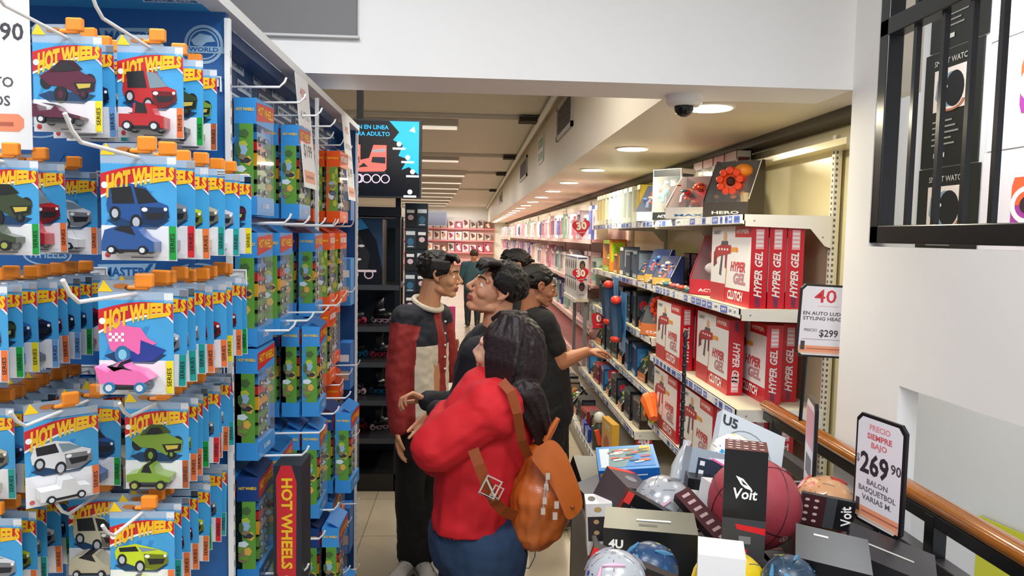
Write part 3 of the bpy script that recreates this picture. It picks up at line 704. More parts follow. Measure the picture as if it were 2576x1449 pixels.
unit('nearest bay of white shelving, stacked with red and white blaster boxes', 3.35, 5.0, [(ZA, XF), (ZB, XF), (ZC, XF), (.5, XF)], (1.1, .16), near=True)
unit('second bay of white shelving, full of assorted dark boxed action toys', 5.02, 6.3, [(ZA, XF), (ZB, XF), (1.06, XF), (.68, XF), (.40, XF - .1)], (.93, .15))
unit('third bay of white shelving, behind the woman in black at the toy shelves', 6.32, 7.6, [(ZA, XF), (ZB, XF), (1.06, XF), (.68, XF), (.40, XF - .1)], (.93, .15))
FAR = [7.66 + 2.72 * i for i in range(10)]
for i, y in enumerate(FAR):
    if i == 9: continue
    unit('pink doll shelving bay along the right wall, %s after the action toys' % nth(i), y, y + 2.7, [(1.72, XF), (1.24, XF), (.78, XF), (.36, XF)], (1.24, .14), tint=1)  # tint gives shelves, rails and back panel a pink colour
# ---- gel blaster boxes
GR = C('c81c2a', .3); GRD = C('a81522', .3); GW = C('e9e6e3', .3)
def rifle(m, M, cx, cy, k, z=0):
    A = lambda pts: [(cx + x * k, cy + y * k) for x, y in pts]
    gm, rd, og = C('5b5558'), C('b0333a'), C('e88a2e')
    m.poly(A([(-.5, .0), (-.42, .1), (-.2, .14), (.24, .14), (.24, .02), (-.1, -.02), (-.3, -.04), (-.48, -.14)]), rd, M, z + .0004)
    m.poly(A([(-.2, .14), (-.16, .2), (.1, .2), (.12, .14)]), gm, M, z + .0004)
    m.poly(A([(.24, .11), (.44, .11), (.44, .05), (.24, .04)]), C('d9a04a'), M, z + .0006); m.poly(A([(.44, .12), (.52, .1), (.52, .05), (.44, .04)]), og, M, z + .0008)
    m.poly(A([(-.16, .0), (-.08, .0), (-.14, -.32), (-.24, -.3)]), gm, M, z + .0006); m.poly(A([(.0, .02), (.1, .02), (.08, -.2), (.0, -.2)]), C('8d3a40'), M, z + .0006)
    m.poly(A([(-.5, .02), (-.44, .06), (-.34, -.14), (-.5, -.2)]), C('7a3038'), M, z + .0007)
    m.sph((cx - .02 * k, cy + .26 * k, z), (.085 * k, .075 * k, .002), C('d9a878'), M, 12, 6)
    for i in range(4): m.rect(cx - .3 * k + i * .12 * k, cy + .06 * k, cx - .23 * k + i * .12 * k, cy + .09 * k, GW, M, z + .001)
def gel_box(w=.36, h=.375, d=.085, flip=False, closed=False):
    """upright box: broad white front turned to the viewer's left (-X), narrow red spine to the viewer (-Y). origin: near bottom corner"""
    t = thing('blaster_box', '', 'toy box')
    m = MB(); m.bb((0, 0, 0), (d, w, h), GR)
    M = face_left(-.0006, w / 2, h / 2)                     # local x -> towards viewer
    m.rect(-w * .5, -h * .5 + h * .2, w * .5, h * .5, GW, M); m.rect(w * .12, h * .36, w * .5, h * .5, GR, M, .0003)
    m.text('HYPER', .028, WHITE, M, w * .3, h * .43, .0006, .02, w=w * .28)
    m.text('X-SHOT', .026, C('30384c'), M, -w * .36, h * .42, .0006, .03, w=w * .2)
    rifle(m, M, -w * .12, h * .13, w * .62)
    m.rect(-w * .5, -h * .5, -w * .1, -h * .26, C('b9353c'), M, .0004)
    m.text('HYPER', .062, C('c0464e'), M, w * .22, -h * .02, .0009, .05, w=w * .36, shear=.25); m.text('GEL', .07, C('b8868a'), M, w * .26, -h * .17, .0009, .05, w=w * .3, shear=.25); m.text('CLUTCH', .06, WHITE, M, w * .16, -h * .39, .0009, .04, w=w * .36, shear=.2)
    m.poly([(-w * .1, -h * .31), (-w * .085, -h * .3), (-w * .06, -.01), (-w * .08, -.01)], C('d98a4a'), M, .001)
    MF = face_cam(d / 2, -.0006, h / 2)
    s = -1 if flip else 1
    m.text('HYPER GEL', d * .62, GW, MF, 0, -h * .08, .0003, .03, rot=s * PI / 2, w=h * .55, shear=.25)
    m.rect(-d * .24, h * .22, d * .24, h * .46, C('e8a8ac'), MF) if not flip else m.rect(-d * .24, -h * .46, d * .24, -h * .22, C('e8a8ac'), MF)
    for k in range(4): (m.rect(-d * .2, h * (.25 + .05 * k), d * .2, h * (.275 + .05 * k), GW, MF, .0003) if not flip else m.rect(-d * .2, -h * (.25 + .05 * k), d * .2, -h * (.275 + .05 * k), GW, MF, .0003))
    m.text('X-SHOT', d * .36, C('2b3a66'), MF, -d * .0, -s * h * .42, .0003, .04, rot=s * PI / 2, w=h * .14)
    m.build('box', t); return t
gb = gel_box(.56, .385, .08); gbf = gel_box(.52, .385, .08, flip=True); gbu = [False, False]
def place(proto, flag, i, loc, rz, lab, grp):
    o = proto if not flag[i] else copy_tree(proto); flag[i] = True
    o.location = loc; o.rotation_euler = (0, 0, rz); o['label'] = lab
    if grp: o['group'] = grp
    return o
GG = 'red and white gel blaster boxes'
for k, (dx, lab) in enumerate(((0, 'red and white blaster box, first of three on the upper shelf, gun picture showing'), (.087, 'red blaster box, middle of the three on the upper shelf'), (.172, 'red blaster box, rightmost of the three on the upper shelf'))):
    place(gb, gbu, 0, (1.30 + dx, 3.37, ZB + .001), 0, lab, GG)
place(gb, gbu, 0, (1.262, 4.34, ZC + .001), 0, 'red and white blaster box farthest left on the third shelf down', GG)
place(gb, gbu, 0, (1.352, 4.34, ZC + .001), 0, 'red blaster box just right of the farthest left box, third shelf', GG)
o = place(gbf, gbu, 1, (1.315, 3.66, ZC + .001), .0, 'blaster box with downward reading red spine, middle of third shelf', GG)
place(gb, gbu, 0, (1.43, 3.46, ZC + .001), .0, 'red blaster box right of the downward reading box on third shelf', GG)
place(gb, gbu, 0, (1.535, 3.52, ZC + .001), 0, 'red blaster box at the right end of the third shelf', GG)
for k, (x, y, rz, lab) in enumerate(((1.262, 4.36, 0, 'blaster box on the fourth shelf behind the black pole'), (1.262, 3.70, 0, 'blaster box right of the black pole on the fourth shelf'), (1.40, 3.52, 0, 'dark red box end at the right of the fourth shelf'), (1.50, 3.45, 0, 'dark red box end farthest right on the fourth shelf'))):
    place(gb, gbu, 0, (x, y, .501), rz, lab, GG)

# ---- assorted toy boxes: window box with a figure in it
def tray_box(w, h, d, side, front, fig, seed, slope=False, glow=None, back=None):
    """origin: centre of base; printed front turned to -X; width runs along Y"""
    t = thing('boxed_toy', '', 'toy box'); r2 = random.Random(seed)
    m = MB(); c1, c2 = C(side, .35), C(front, .35)
    x0, x1 = -d / 2, d / 2
    m.bb((x1 - .004, -w / 2, 0), (x1, w / 2, h), c1 if not back else C(back))
    m.bb((x0, -w / 2, 0), (x1, w / 2, .004), c1)
    if slope:
        for sy in (-1, 1):
            m.prism([(x0, 0), (x1, 0), (x1, h), (x1 - d * .25, h), (x0, h * .3)], .003, c1, frame((0, sy * (w / 2 - .0015) + .0015, 0), (1, 0, 0), (0, 0, 1)))
        m.bb((x0, -w / 2, 0), (x0 + .003, w / 2, h * .26), c2)
        m.tube([(x0, -w / 2, h * .3), (x1 - d * .25, -w / 2, h)], .0025, WHITE, None, 5)
    else:
        m.bb((x0, -w / 2, 0), (x1, -w / 2 + .004, h), c1); m.bb((x0, w / 2 - .004, 0), (x1, w / 2, h), c1); m.bb((x0, -w / 2, h - .004), (x1, w / 2, h), c1)
        m.bb((x0, -w / 2, 0), (x0 + .003, w / 2, h * .16), c2); m.bb((x0, -w / 2, h * .86), (x0 + .003, w / 2, h), c2)
        M = face_cam(0, -w / 2 - .0006, 0)
        m.rect(x0 * .8, h * .3, x1 * .8, h * .9, c2, M); m.ell(0, h * .6, d * .28, h * .16, C(fig[0], .4), M, .0003, 12); m.ell(d * .05, h * .5, d * .18, h * .1, C(fig[-1], .4), M, .0005, 10)
    M = face_left(x0 - .0006, 0, 0)
    m.text(['ROBOT', 'HERO', 'MAX', 'ACTION', 'STAR', 'TURBO'][seed % 6], h * .07, WHITE if front not in ('f0ece6', 'e9e6e3', 'f2f0ec') else C('3a78b0'), M, 0, h * .08, .0004, .03, w=w * .6)
    m.build('box', t)
    f = MB()
    if glow == 'flower':
        cc = Vector((x0 * .2, 0, h * .62)); rr = w * .28
        Mx = T(*cc) @ R(-PI / 2, 'Y') 
        f.lathe([(rr * .35, -.02), (rr * .35, .03), (rr * .22, .04)], C('3a1410'), Mx, 12)
        for k in range(9): a = 2 * PI * k / 9; f.lathe([(rr * .28, -.02), (rr * .28, .045), (rr * .2, .05)], C('ea4a28'), Mx @ T(rr * .8 * math.cos(a), rr * .8 * math.sin(a), 0), 10)
        f.lathe([(rr * .8, -.05), (rr * .8, .02)], C('e8581c'), Mx, 16)
        f.sph((0, -w * .2, h * .8), (.05, w * .2, h * .12), C('e88a2a'))
        f.tube([(x0 * .4, -w * .35, h * .1), (x0 * .2, -w * .3, h * .4)], .03, C('d8b878'))
        f.sph((x1 * .3, 0, h * .5), (d * .3, w * .42, h * .36), C('4a2418'))
        for k in range(10): f.sph((x0 * .3, r2.uniform(-.35, .35) * w, h * r2.uniform(.1, .45)), .018, C(r2.choice(['d8702c', '6a3018', '8a9a3a', '3a2418'])), None, 8, 6)
    elif glow == 'head':
        f.sph((-d * .1, 0, h * .66), (d * .28, w * .2, h * .16), C('f0452a')); f.sph((-d * .18, 0, h * .45), (d * .2, w * .3, h * .12), C('e6e0dc'))
        f.tube([(0, 0, .01), (0, 0, h * .5)], [w * .2, w * .13], C(fig[0])); f.sph((0, -.02, h * .22), (d * .3, w * .22, h * .15), C(fig[1]))
    else:
        body = C(fig[0], .35, spec=.7); b2 = C(fig[1], .35); b3 = C(fig[-1], .35)
        f.prism([(-w * .13, h * .38), (w * .13, h * .38), (w * .2, h * .66), (-w * .2, h * .66)], d * .4, body, frame((d * .2, 0, 0), (0, 1, 0), (0, 0, 1)) @ T(0, 0, 0) @ T(0, 0, -d * .0))
        f.sph((0, 0, h * .75), (d * .2, w * .1, h * .075), b3)
        for s in (-1, 1):
            f.tube([(0, s * w * .2, h * .63), (-d * .12, s * w * .3, h * .5), (-d * .25, s * w * .27, h * .36)], [w * .07, w * .055, w * .05], b2, None, 8)
            f.tube([(0, s * w * .09, h * .4), (-d * .1, s * w * .13, h * .24), (0, s * w * .14, .01)], [w * .075, w * .065, w * .07], body if s > 0 else b2, None, 8)
            f.sph((0, s * w * .24, h * .65), (d * .2, w * .085, h * .05), b3, None, 10, 7)
        for k in range(12): f.sph((-d * .22, r2.uniform(-.38, .38) * w, h * r2.uniform(.18, .8)), (d * .1, w * r2.uniform(.03, .08), h * r2.uniform(.015, .05)), C(r2.choice(fig)), None, 8, 6)
    f.build('figure', t, True)
    v = MB()
    if slope: v.add([(x0 + .001, -w / 2, h * .26), (x0 + .001, w / 2, h * .26), (x1 - d * .25, w / 2, h), (x1 - d * .25, -w / 2, h)], [(0, 3, 2, 1)], CLEARD)
    else: v.add([(x0 + .001, -w / 2, h * .16), (x0 + .001, w / 2, h * .16), (x0 + .001, w / 2, h * .86), (x0 + .001, -w / 2, h * .86)], [(0, 3, 2, 1)], CLEARD)
    v.build('window', t)
    return t
def put(o, loc, rz, lab, grp=None):
    o.location = loc; o.rotation_euler = (0, 0, rz); o['label'] = lab
    if grp: o['group'] = grp
    return o
TG = 'boxed toys on the top shelf'
zt = ZA + .001
put(tray_box(.26, .32, .2, '2e221c', '4a4440', ['e8581c', '4a2418'], 1, True, 'flower'), (1.44, 4.02, zt), .8, 'box with an orange flower shaped blaster, rightmost on the top shelf', TG)
put(tray_box(.34, .27, .22, 'f0ece6', 'f0ece6', ['d8242c', 'a01824', '2c7a84', 'f06030'], 2, True, back='5a1c20'), (1.39, 4.47, zt), .7, 'white sloped box with a bright red robot, left of the flower blaster', TG)
put(tray_box(.24, .34, .14, 'efe9e2', '2a2c30', ['b83a40', '2a8a96', '1c1c20', 'd0c0b8'], 3, back='16262c'), (1.35, 4.92, zt), .6, 'tall white box with red and teal robots, front one of the top shelf row', TG)
tb = tray_box(.2, .41, .09, 'd9cfc6', '6a2a30', ['8a3036', '3c2a2c', 'c9b0a8'], 4)
for k in range(4): put(tb if k == 0 else copy_tree(tb), (1.60, 4.42 + .215 * k, zt), 0, 'tall maroon printed box behind the red robot, %s from the right' % nth(k), TG)
put(tray_box(.26, .27, .18, '6f7ea8', 'c9d4e4', ['f0602c', '7090c8', 'f0c8b0'], 5, True), (1.36, 5.35, zt), .7, 'blue grey sloped box with an orange figure on the top shelf', TG)
put(tray_box(.12, .29, .2, 'e2c23c', 'e8c840', ['b8901c', 'f0e090'], 6), (1.38, 5.65, zt), 0, 'tall yellow box on the top shelf left of the orange figure', TG)
wb = tray_box(.13, .29, .13, 'dfe6e2', 'b8c4bc', ['c9d6d0', '9aa8a0', 'e8e8e8'], 7)
for k in range(6): put(wb if k == 0 else copy_tree(wb), (1.34, 5.92 + .2 * k, zt), 0, 'pale grey green bottle shaped pack on the top shelf, %s from the yellow box' % nth(k), 'pale packs on the top shelf')
gbx = tray_box(.13, .29, .13, 'f6e6b0', 'f8f0d8', ['f8e8b0', 'e0b860', 'fff8e8'], 8)
for k in range(3): put(gbx if k == 0 else copy_tree(gbx), (1.34, 7.1 + .16 * k, zt), 0, 'bright cream box at the far end of top shelf, %s from the pale packs' % nth(k), 'cream boxes at the far end of the top shelf')
# upper shelf B
zb = ZB + .001
put(tray_box(.30, .34, .2, 'c03038', 'c83a44', ['e04038', 'c8a8a0', 'f0e8e0'], 9, True, 'head'), (1.44, 4.16, zb), .7, 'red sloped box with an orange headed figure beside the gun picture box', 'boxed toys on the second shelf')
dk = tray_box(.12, .22, .12, '2c1a2a', '5a1c28', ['a82430', '3c1a20', 'd8a0a0'], 10)
for k in range(5): put(dk if k == 0 else copy_tree(dk), (1.56, 4.42 + .16 * k, zb), 0, 'dark box with a red blaster print on the second shelf, %s from the right' % nth(k), 'dark boxes on the second shelf')
fi = [('e86a2c', '3a5ac8', 'f0d8c0'), ('2c4a9a', 'd83a30', '6aa0d8'), ('2a3a8a', 'e8c030', 'e87a50')]
for k in range(3): put(tray_box(.18, [.2, .24, .16][k], .12, ['3a4a8a', '2c4a9a', '24407c'][k], 'e8b860', list(fi[k]), 11 + k, True), (1.34, 4.95 + .23 * k, zb), .5, ['orange and blue figure pack on second shelf left of dark boxes', 'blue figure pack with red limbs, second shelf, middle of three', 'low blue box with yellow print, second shelf, farthest of three'][k], 'colourful packs on the second shelf')
put(tray_box(.34, .3, .16, 'e08a3a', 'b8d82c', ['9ac82c', 'c8e03c', '3a80d0'], 15), (1.37, 7.0, zb), 0, 'orange framed box with lime green and blue toy at the far second shelf', None)
for k, (w_, h_, c1, c2) in enumerate(((.16, .22, '4a5468', '8a98a8'), (.16, .2, '3a4458', '6a7888'), (.14, .24, '6a7488', 'd8dce0'), (.16, .18, 'b8703c', 'e0b060'))):
    put(tray_box(w_, h_, .14, c1, c2, [c2, '2c3444', 'e8d8c8'], 17 + k), (1.36, 5.75 + .26 * k, zb), 0, ['grey blue box on second shelf, nearest of the grey run', 'slate box on second shelf behind the grey blue one', 'tall pale grey box on second shelf behind the slate one', 'small tan box on second shelf before the lime toy box'][k], 'grey boxes on the second shelf')
for k in range(6):
    b = MB(); c_ = ['2a8a80', 'd8382c', 'c84a50', '3a6a70', 'e0502c', '2a5a90'][k]; b.sph((0, 0, .018), (.028, .04, .017), C(c_)); b.box((0, 0, .006), (.07, .11, .012), C('3a3c40')); b.sph((-.02, .02, .03), .012, C('e8c8a0'))
    o = b.build('small_toy_pack', None, True); o.location = (1.30, 4.3 + .17 * k, zb); tag(o, 'small low toy pack along the front of the second shelf, %s from right' % nth(k), 'toy', 'low toy packs on the second shelf')
# bay 2-3, shelves 1.06, .68, .40 and deck: dark assorted toys
SM = [tray_box(.2, .27, .12, '14181e', '3a4450', ['c8303c', '2a2c34', 'd8dce4', '4a7aa0'], 30, back='20262e'), tray_box(.18, .25, .12, '101418', '2c5a8a', ['3a78b8', 'e8542c', 'e0e4ea'], 31, back='16243c'), tray_box(.22, .22, .13, '8a1c24', 'c8303a', ['d8404a', 'f0e8e0', '2c2c30'], 32, back='2a1416'),
      tray_box(.17, .26, .1, '3a3028', '8a7a6a', ['e0a060', '5a6878', 'f0e0c8', 'c83828'], 33, back='2c2420'), tray_box(.22, .24, .12, '244a7c', '3a8ac8', ['5aa0d8', 'f04a30', 'f0f4f8'], 34, back='12284c'), tray_box(.18, .23, .12, '1c1a20', 'e0782c', ['f08a2c', '7ab83a', 'e8e0d0'], 35, True, back='3a2c24')]
su = [False] * 6; put(SM[0], (0, 0, 0), 0, ''); 
lev = [(1.061, .36, 'third shelf', XF), (.681, .36, 'fourth shelf', XF), (.401, .24, 'fifth shelf', XF - .1), (.151, .22, 'bottom deck', .93)]
for (z, hh, nm, xf) in lev:
    y = {1.061: 5.46, .151: 5.8}.get(z, 5.16); k = 0
    while y < 7.5:
        i = rnd.randrange(6); o = SM[i] if not su[i] else copy_tree(SM[i]); su[i] = True
        sc_ = min(1, hh / .3); o.scale = (1, 1, sc_)
        put(o, (xf + .1, y, z), rnd.uniform(-.1, .1), 'dark boxed action toy in the second and third bays, %s from near end, %s' % (nth(k), nm), 'dark boxed action toys'); y += .265; k += 1
put(tray_box(.26, .33, .2, '2c2c30', 'd87a4a', ['e8701c', 'd8c8a0', '7ac030'], 40, True, 'flower'), (1.37, 5.16, 1.061), .7, 'sloped box with an orange and green figure on the third shelf edge').scale = (1, .9, 1)
# orange blaster on the bottom shelf and yellow pack and bits
m = MB(); oc = C('f0681c', .3)
m.tube([(0, 0, .05), (0, .1, .12), (0, .16, .14), (0, .22, .1)], [.03, .05, .055, .03], oc); m.tube([(0, .1, .12), (0, .07, .02)], .024, C('2c2c30')); m.lathe([(.045, 0), (.055, .03), (.045, .06)], C('e8540c'), T(0, .16, .14) @ R(PI / 2, 'Y'), 12); m.sph((0, .05, .03), (.02, .04, .02), C('9ad030'))
o = m.build('toy_blaster', None, True); o.location = (1.21, 4.70, .52); tag(o, 'loose orange toy blaster on the low shelf beside the blaster boxes', 'toy blaster')
m = MB(); m.bb((0, 0, 0), (.05, .26, .30), C('d8a430', .35)); M = face_left(-.0006, .13, .15); m.rect(-.11, -.13, .11, .05, C('d8a070'), M); m.ell(0, -.03, .07, .07, C('b8603a'), M, .0004); m.text('TOYS', .05, WHITE, M, 0, .1, .0004, .03)
o = m.build('yellow_toy_box'); o.location = (1.0, 5.0, .151); o.rotation_euler = (0, 0, .1); tag(o, 'leaning yellow box on the low deck before the fifth shelf', 'toy box')
m = MB(); m.bb((0, 0, 0), (.05, .14, .1), C('1c3fa0', .3)); M = face_left(-.0006, .07, .05); m.ell(0, 0, .03, .02, WHITE, M)
for k in range(2):
    o = m.build('small_blue_box'); o.location = (.932, 5.62 + .2 * k, .151); o.scale = (.6, 1, 1); tag(o, ['small bright blue box at the deck edge, nearer one', 'small bright blue box at the deck edge, farther one'][k], 'box', 'small blue boxes on the deck')
m = MB(); m.tube([(0, 0, .0), (0, 0, .14), (0, .0, .2)], [.05, .06, .03], C('3c463e')); m.sph((0, 0, .24), .045, C('d8d8d0')); m.tube([(0, -.06, .05), (-.03, -.06, .16)], .02, C('e85030')); m.tube([(0, .06, .05), (-.03, .07, .16)], .02, C('4a564c'))
o = m.build('toy_figure', None, True); o.location = (.99, 5.45, .151); tag(o, 'dark green toy figure with a white head on the low deck', 'toy figure')
# big blue and red hanging blaster packs by the woman in black
for k, (py, lab) in enumerate(((5.62, 'blue blaster pack with orange tip hanging beyond the third shelf, nearer'), (5.95, 'blue blaster pack with orange tip hanging beyond the third shelf, farther'))):
    t = thing('hanging_blaster_pack', lab, 'toy blaster', (1.2, py, .86 + .1 * k), .0, 'hanging blue blaster packs')
    m = MB(); m.bb((0, 0, 0), (.006, .22, .46), C('3f86c4', .35)); M = face_left(-.0006, .11, .23); m.rect(-.1, -.2, -.06, .2, C('a8d0ee'), M); m.text('TURBO', .03, C('1c4a80'), M, -.08, 0, .0004, .02, rot=PI / 2, w=.3); m.build('card', t)
    m = MB(); m.tube([(-.05, .05, .08), (-.05, .1, .2), (-.06, .12, .34), (-.05, .08, .42)], [.04, .055, .05, .03], C('27415f')); m.sph((-.06, .09, .40), (.04, .06, .035), C('f0402c')); m.sph((-.06, .06, .1), (.04, .05, .03), C('f0402c')); m.tube([(-.05, .14, .24), (-.06, .2, .14)], .022, C('1f3048')); m.build('toy', t, True)
# sale tags on shelf edges
def sale(kind, txt, px, py, y, lab, s=.14):
    p = P(px, py, y); m = MB(); M = face_cam(0, -.0012, 0)
    c = C('cf2230', .35)
    if kind == 'heart':
        pts = [(0, -.55)] + [(.28 + .27 * math.cos(a), .2 + .27 * math.sin(a)) for a in [-.6 + i * .35 for i in range(10)]] + [(-.28 - .27 * math.cos(a), .2 + .27 * math.sin(a)) for a in reversed([-.6 + i * .35 for i in range(10)])]
        m.prism([(x * s, z * s) for x, z in pts], .0022, c, face_cam(0, .001, 0))
    else: m.prism([(-.42 * s, -.5 * s), (.42 * s, -.5 * s), (.45 * s, -.42 * s), (.45 * s, .4 * s), (.4 * s, .47 * s), (-.4 * s, .47 * s), (-.45 * s, .4 * s), (-.45 * s, -.42 * s)], .0022, c, face_cam(0, .001, 0))
    m.text(txt, s * .62, WHITE, M, 0, s * .12, .0006, .045); m.rect(-s * .2, -s * .28, s * .2, -s * .24, C('f0b0b0'), M, .0004)
    o = m.build('sale_tag'); o.location = (p.x, y, p.z); o.rotation_euler = (0, -.12, -.25); tag(o, lab, 'sale tag', 'red sale tags on the shelf edges'); return o
sale('heart', '30', 1463, 574, 7.55, 'red heart sale tag reading 30 at the far end of the top shelf', .17)
sale('heart', '30', 1461, 693, 7.45, 'red heart sale tag reading 30 at the far end of second shelf', .15)
sale('sq', '0', 1507, 806, 7.1, 'narrow red sale tag reading 0 on the third shelf edge', .15)
sale('sq', '30', 1553, 952, 6.25, 'square red sale tag reading 30 below the fourth shelf edge', .157)
sale('sq', '40', 1620, 1116, 5.03, 'red sale tag reading 40 low beside the blue boxed set', .125)
# ---- doll boxes along the far run
DP = []
for k, (c1, c2, fg) in enumerate((('e8c4c8', 'f2d8dc', ['f0d0b8', 'd878a0', 'e8b8c8']), ('c8b0c8', 'e0d0e0', ['b898c8', 'f0d8e0', '8878b0']), ('f0ece8', 'f8e8ec', ['e8a0b0', 'f4e0d8', 'c0a090']), ('b0d0c8', 'd8e8e0', ['90c8c0', 'f0e0d0', 'e0a8b8']), ('5a68b8', 'd8d4ec', ['8090d0', 'f0d0d8', 'c8c0e8']), ('d890a8', 'f0b8c8', ['f0e0d0', 'c04878', 'f8d8e0']))):
    DP.append(tray_box(.21, .33, .12, c1, c2, fg, 50 + k))
du = [False] * 6; n_ = 0
for li, (z, hh, nm) in enumerate(((1.721, 1.0, 'top shelf'), (1.241, 1.0, 'second shelf'), (.781, 1.0, 'third shelf'))):
    y = 7.8; k = 0
    while y < (31.9 if li < 2 else 16):
        i = rnd.randrange(6) if rnd.random() < .6 else (k // 3) % 6
        o = DP[i] if not du[i] else copy_tree(DP[i]); du[i] = True
        o.scale = (1, 1, hh * rnd.uniform(.82, 1.12))
        put(o, (1.34 + rnd.uniform(0, .04), y, z), rnd.uniform(-.06, .06), 'doll box on the far right run, %s from its near end, %s' % (nth(k), nm), 'doll boxes on the far right shelving')
        y += .27 if y < 14 else .42; k += 1
        y = y + .16 if any(abs(y - q) < .13 for q in FAR) else y
# white boxes with oval windows at the near end of the far run
wv = MB(); wv.bb((0, 0, 0), (.12, .14, .22), C('eceaf0', .35))
M = face_left(-.0006, .07, .11); wv.ell(0, .02, .035, .05, C('2c3040'), M); wv.ell(0, .02, .02, .035, C('6a4a44'), M, .0004); wv.rect(-.06, .09, .06, .105, C('3a50a0'), M)
M = face_cam(.06, -.0006, .11); wv.ell(0, .02, .03, .05, C('2c3040'), M); wv.ell(0, .01, .018, .03, C('8a5a50'), M, .0004); wv.rect(-.05, .085, .05, .1, C('3a50a0'), M); wv.rect(-.03, -.07, .03, -.064, C('808090'), M)
me_ = None
for k in range(12):
    if me_ is None: o = wv.build('doll_accessory_box'); me_ = o.data
    else: o = bpy.data.objects.new('doll_accessory_box', me_); COL.objects.link(o)
    o.location = (1.105, 7.65 + .16 * (k // 2) , 1.10 if k % 2 == 0 else 1.322 + .0)
    tag(o, 'white box with dark oval window, %s from the near end, %s of the stack' % (nth(k // 2), 'bottom' if k % 2 == 0 else 'top'), 'box', 'white oval window boxes before the doll shelves')
m = MB(); m.bb((1.10, 7.64, 1.07), (1.235, 8.6, 1.099), SHC); m.bb((1.095, 7.64, 1.06), (1.10, 8.6, 1.1), RAILW)
for yy in (7.7, 8.5): m.bb((1.2, yy, .25), (1.235, yy + .04, 1.07), C('8a8890'))
tag(m.build('side_shelf'), 'narrow projecting shelf carrying the white oval window boxes', 'shelf')
# far end shelving
t = thing('shelving_unit', 'wide red edged shelving across the far end wall of the shop', 'shelving')
m = MB(); m.bb((-3.5, 34.95, 0), (1.1, 34.99, 2.25), C('c89a98')); m.build('back_panel', t)
for z in (2.06, 1.5, .95, .4): m = MB(); m.bb((-3.5, 34.86 - .1, z - .08), (1.1, 34.95, z - .02), C('e88a90')); m.build('shelf', t)
fb = []
for k, c_ in enumerate(('d8c0b8', 'c05a78', 'e8d8e0', '8a5a4a', 'f0c8d0', 'b8a098')):
    m = MB(); m.bb((-.15, -.08, 0), (.15, .08, .38), C(c_)); M = face_cam(0, -.101, 0); m.ell(0, .2, .08, .11, C(['6a3a30', 'f0d8e0', 'c89060', 'e8c8b0', 'a03a60', '504048'][k]), M, 0, 8); m.ell(.05, .1, .06, .05, C('f0e0d8'), M, .002, 8); m.ell(-.06, .3, .05, .04, C('3a2a30'), M, .002, 8)
    fb.append(m.mesh('distant_box'))
for li, z in enumerate((2.041, 1.481, .931)):
    for k in range(13):
        o = bpy.data.objects.new('distant_toy_box', rnd.choice(fb)); COL.objects.link(o); o.location = (-3.3 + .34 * k, 34.85, z + .001); o.scale = (1, 1, rnd.uniform(.8, 1.15))
        tag(o, 'distant toy box on the far end shelving, %s from left, %s shelf' % (nth(k), ['top', 'middle', 'lower'][li]), 'toy box', 'boxes on the far end shelving')
m = MB(); m.bb((-2.05, 33.9, 2.12), (-1.1, 34.0, 2.78), C('4a4c58')); m.bb((-1.98, 33.89, 2.18), (-1.17, 33.9, 2.72), C('3a3c48')); tag(m.build('wall_screen'), 'small dark grey square screen above the far end shelving', 'screen')
# ================================================================== SKATE RACK AND SCREEN IN THE MIDDLE
BK = C('15161a', .3); BK2 = C('24262b', .35)
Y0 = 4.95
def skate(col, tint):
    m = MB(); c = C(col, .35); b = C(tint, .35)
    m.tube([(0, .02, .10), (0, .0, .2), (0, -.0, .29)], [.05, .045, .05], b, None, 12)
    m.tube([(0, .06, .09), (0, -.04, .10), (0, -.14, .085)], [.045, .05, .035], b, None, 12)
    m.box((0, -.04, .055), (.03, .26, .03), c)
    for k in range(4): m.lathe([(.034, -.011), (.034, .011)], c, T(0, .07 - .073 * k, .034) @ R(PI / 2, 'Y'), 14); m.lathe([(.016, -.012), (.016, .012)], BK, T(0, .07 - .073 * k, .034) @ R(PI / 2, 'Y'), 8)
    m.box((-.0, -.03, .15), (.09, .03, .02), C('c9ccd2')); return m
t = thing('skate_rack', 'tall black shop rack of roller skates standing behind the toy car display', 'rack', (0, 0, 0))
m = MB()
RX0, RX1 = -1.5, -.50
for x in (RX0, -.93, RX1):
    m.bb((x, Y0, 0), (x + .035, Y0 + .035, 2.3), BK)
m.bb((RX0, Y0, 0), (RX1 + .035, Y0 + .6, .12), BK); m.bb((RX0, Y0 + .56, 0), (RX1, Y0 + .6, 1.86), C('12222e'))
m.bb((RX0, Y0 - .02, 1.86), (RX1 + .04, Y0 + .5, 1.92), BK); m.bb((RX0, Y0, 2.0), (RX1 + .035, Y0 + .4, 2.03), C('5a5654')); 
m.build('frame', t)
LV = [.36, .62, .88, 1.12, 1.40]
for z in LV: m = MB(); m.bb((RX0, Y0, z - .02), (RX1 + .03, Y0 + .55, z), BK2); m.bb((RX0, Y0 - .006, z - .03), (RX1 + .03, Y0, z + .004), C('3a3d42')); m.build('shelf', t)
sk = skate('e8c0cc', '1c1d22').mesh('skate', True); sk2 = skate('b8344a', '26272e').mesh('skate2', True); sk3 = skate('2a8ac0', '15161a').mesh('skate3', True)
i = 0
for r_, z in enumerate(LV):
    for k in range(4 if r_ < 4 else 0):
        me = (sk, sk2, sk3)[(r_ * 2 + k) % 3]
        o = bpy.data.objects.new('roller_skate', me); COL.objects.link(o); o.location = (RX1 - .13 - k * .19, Y0 + .24, z + .001); o.rotation_euler = (0, 0, 1.2 if r_ % 2 else 1.9); o.scale = (.62,) * 3
        tag(o, 'dark inline skate on the black rack, %s from right, %s' % (nth(k), ['lowest shelf', 'second shelf up', 'third shelf up', 'fourth shelf up', 'upper shelf'][r_]), 'roller skate', 'inline skates on the black rack'); i += 1
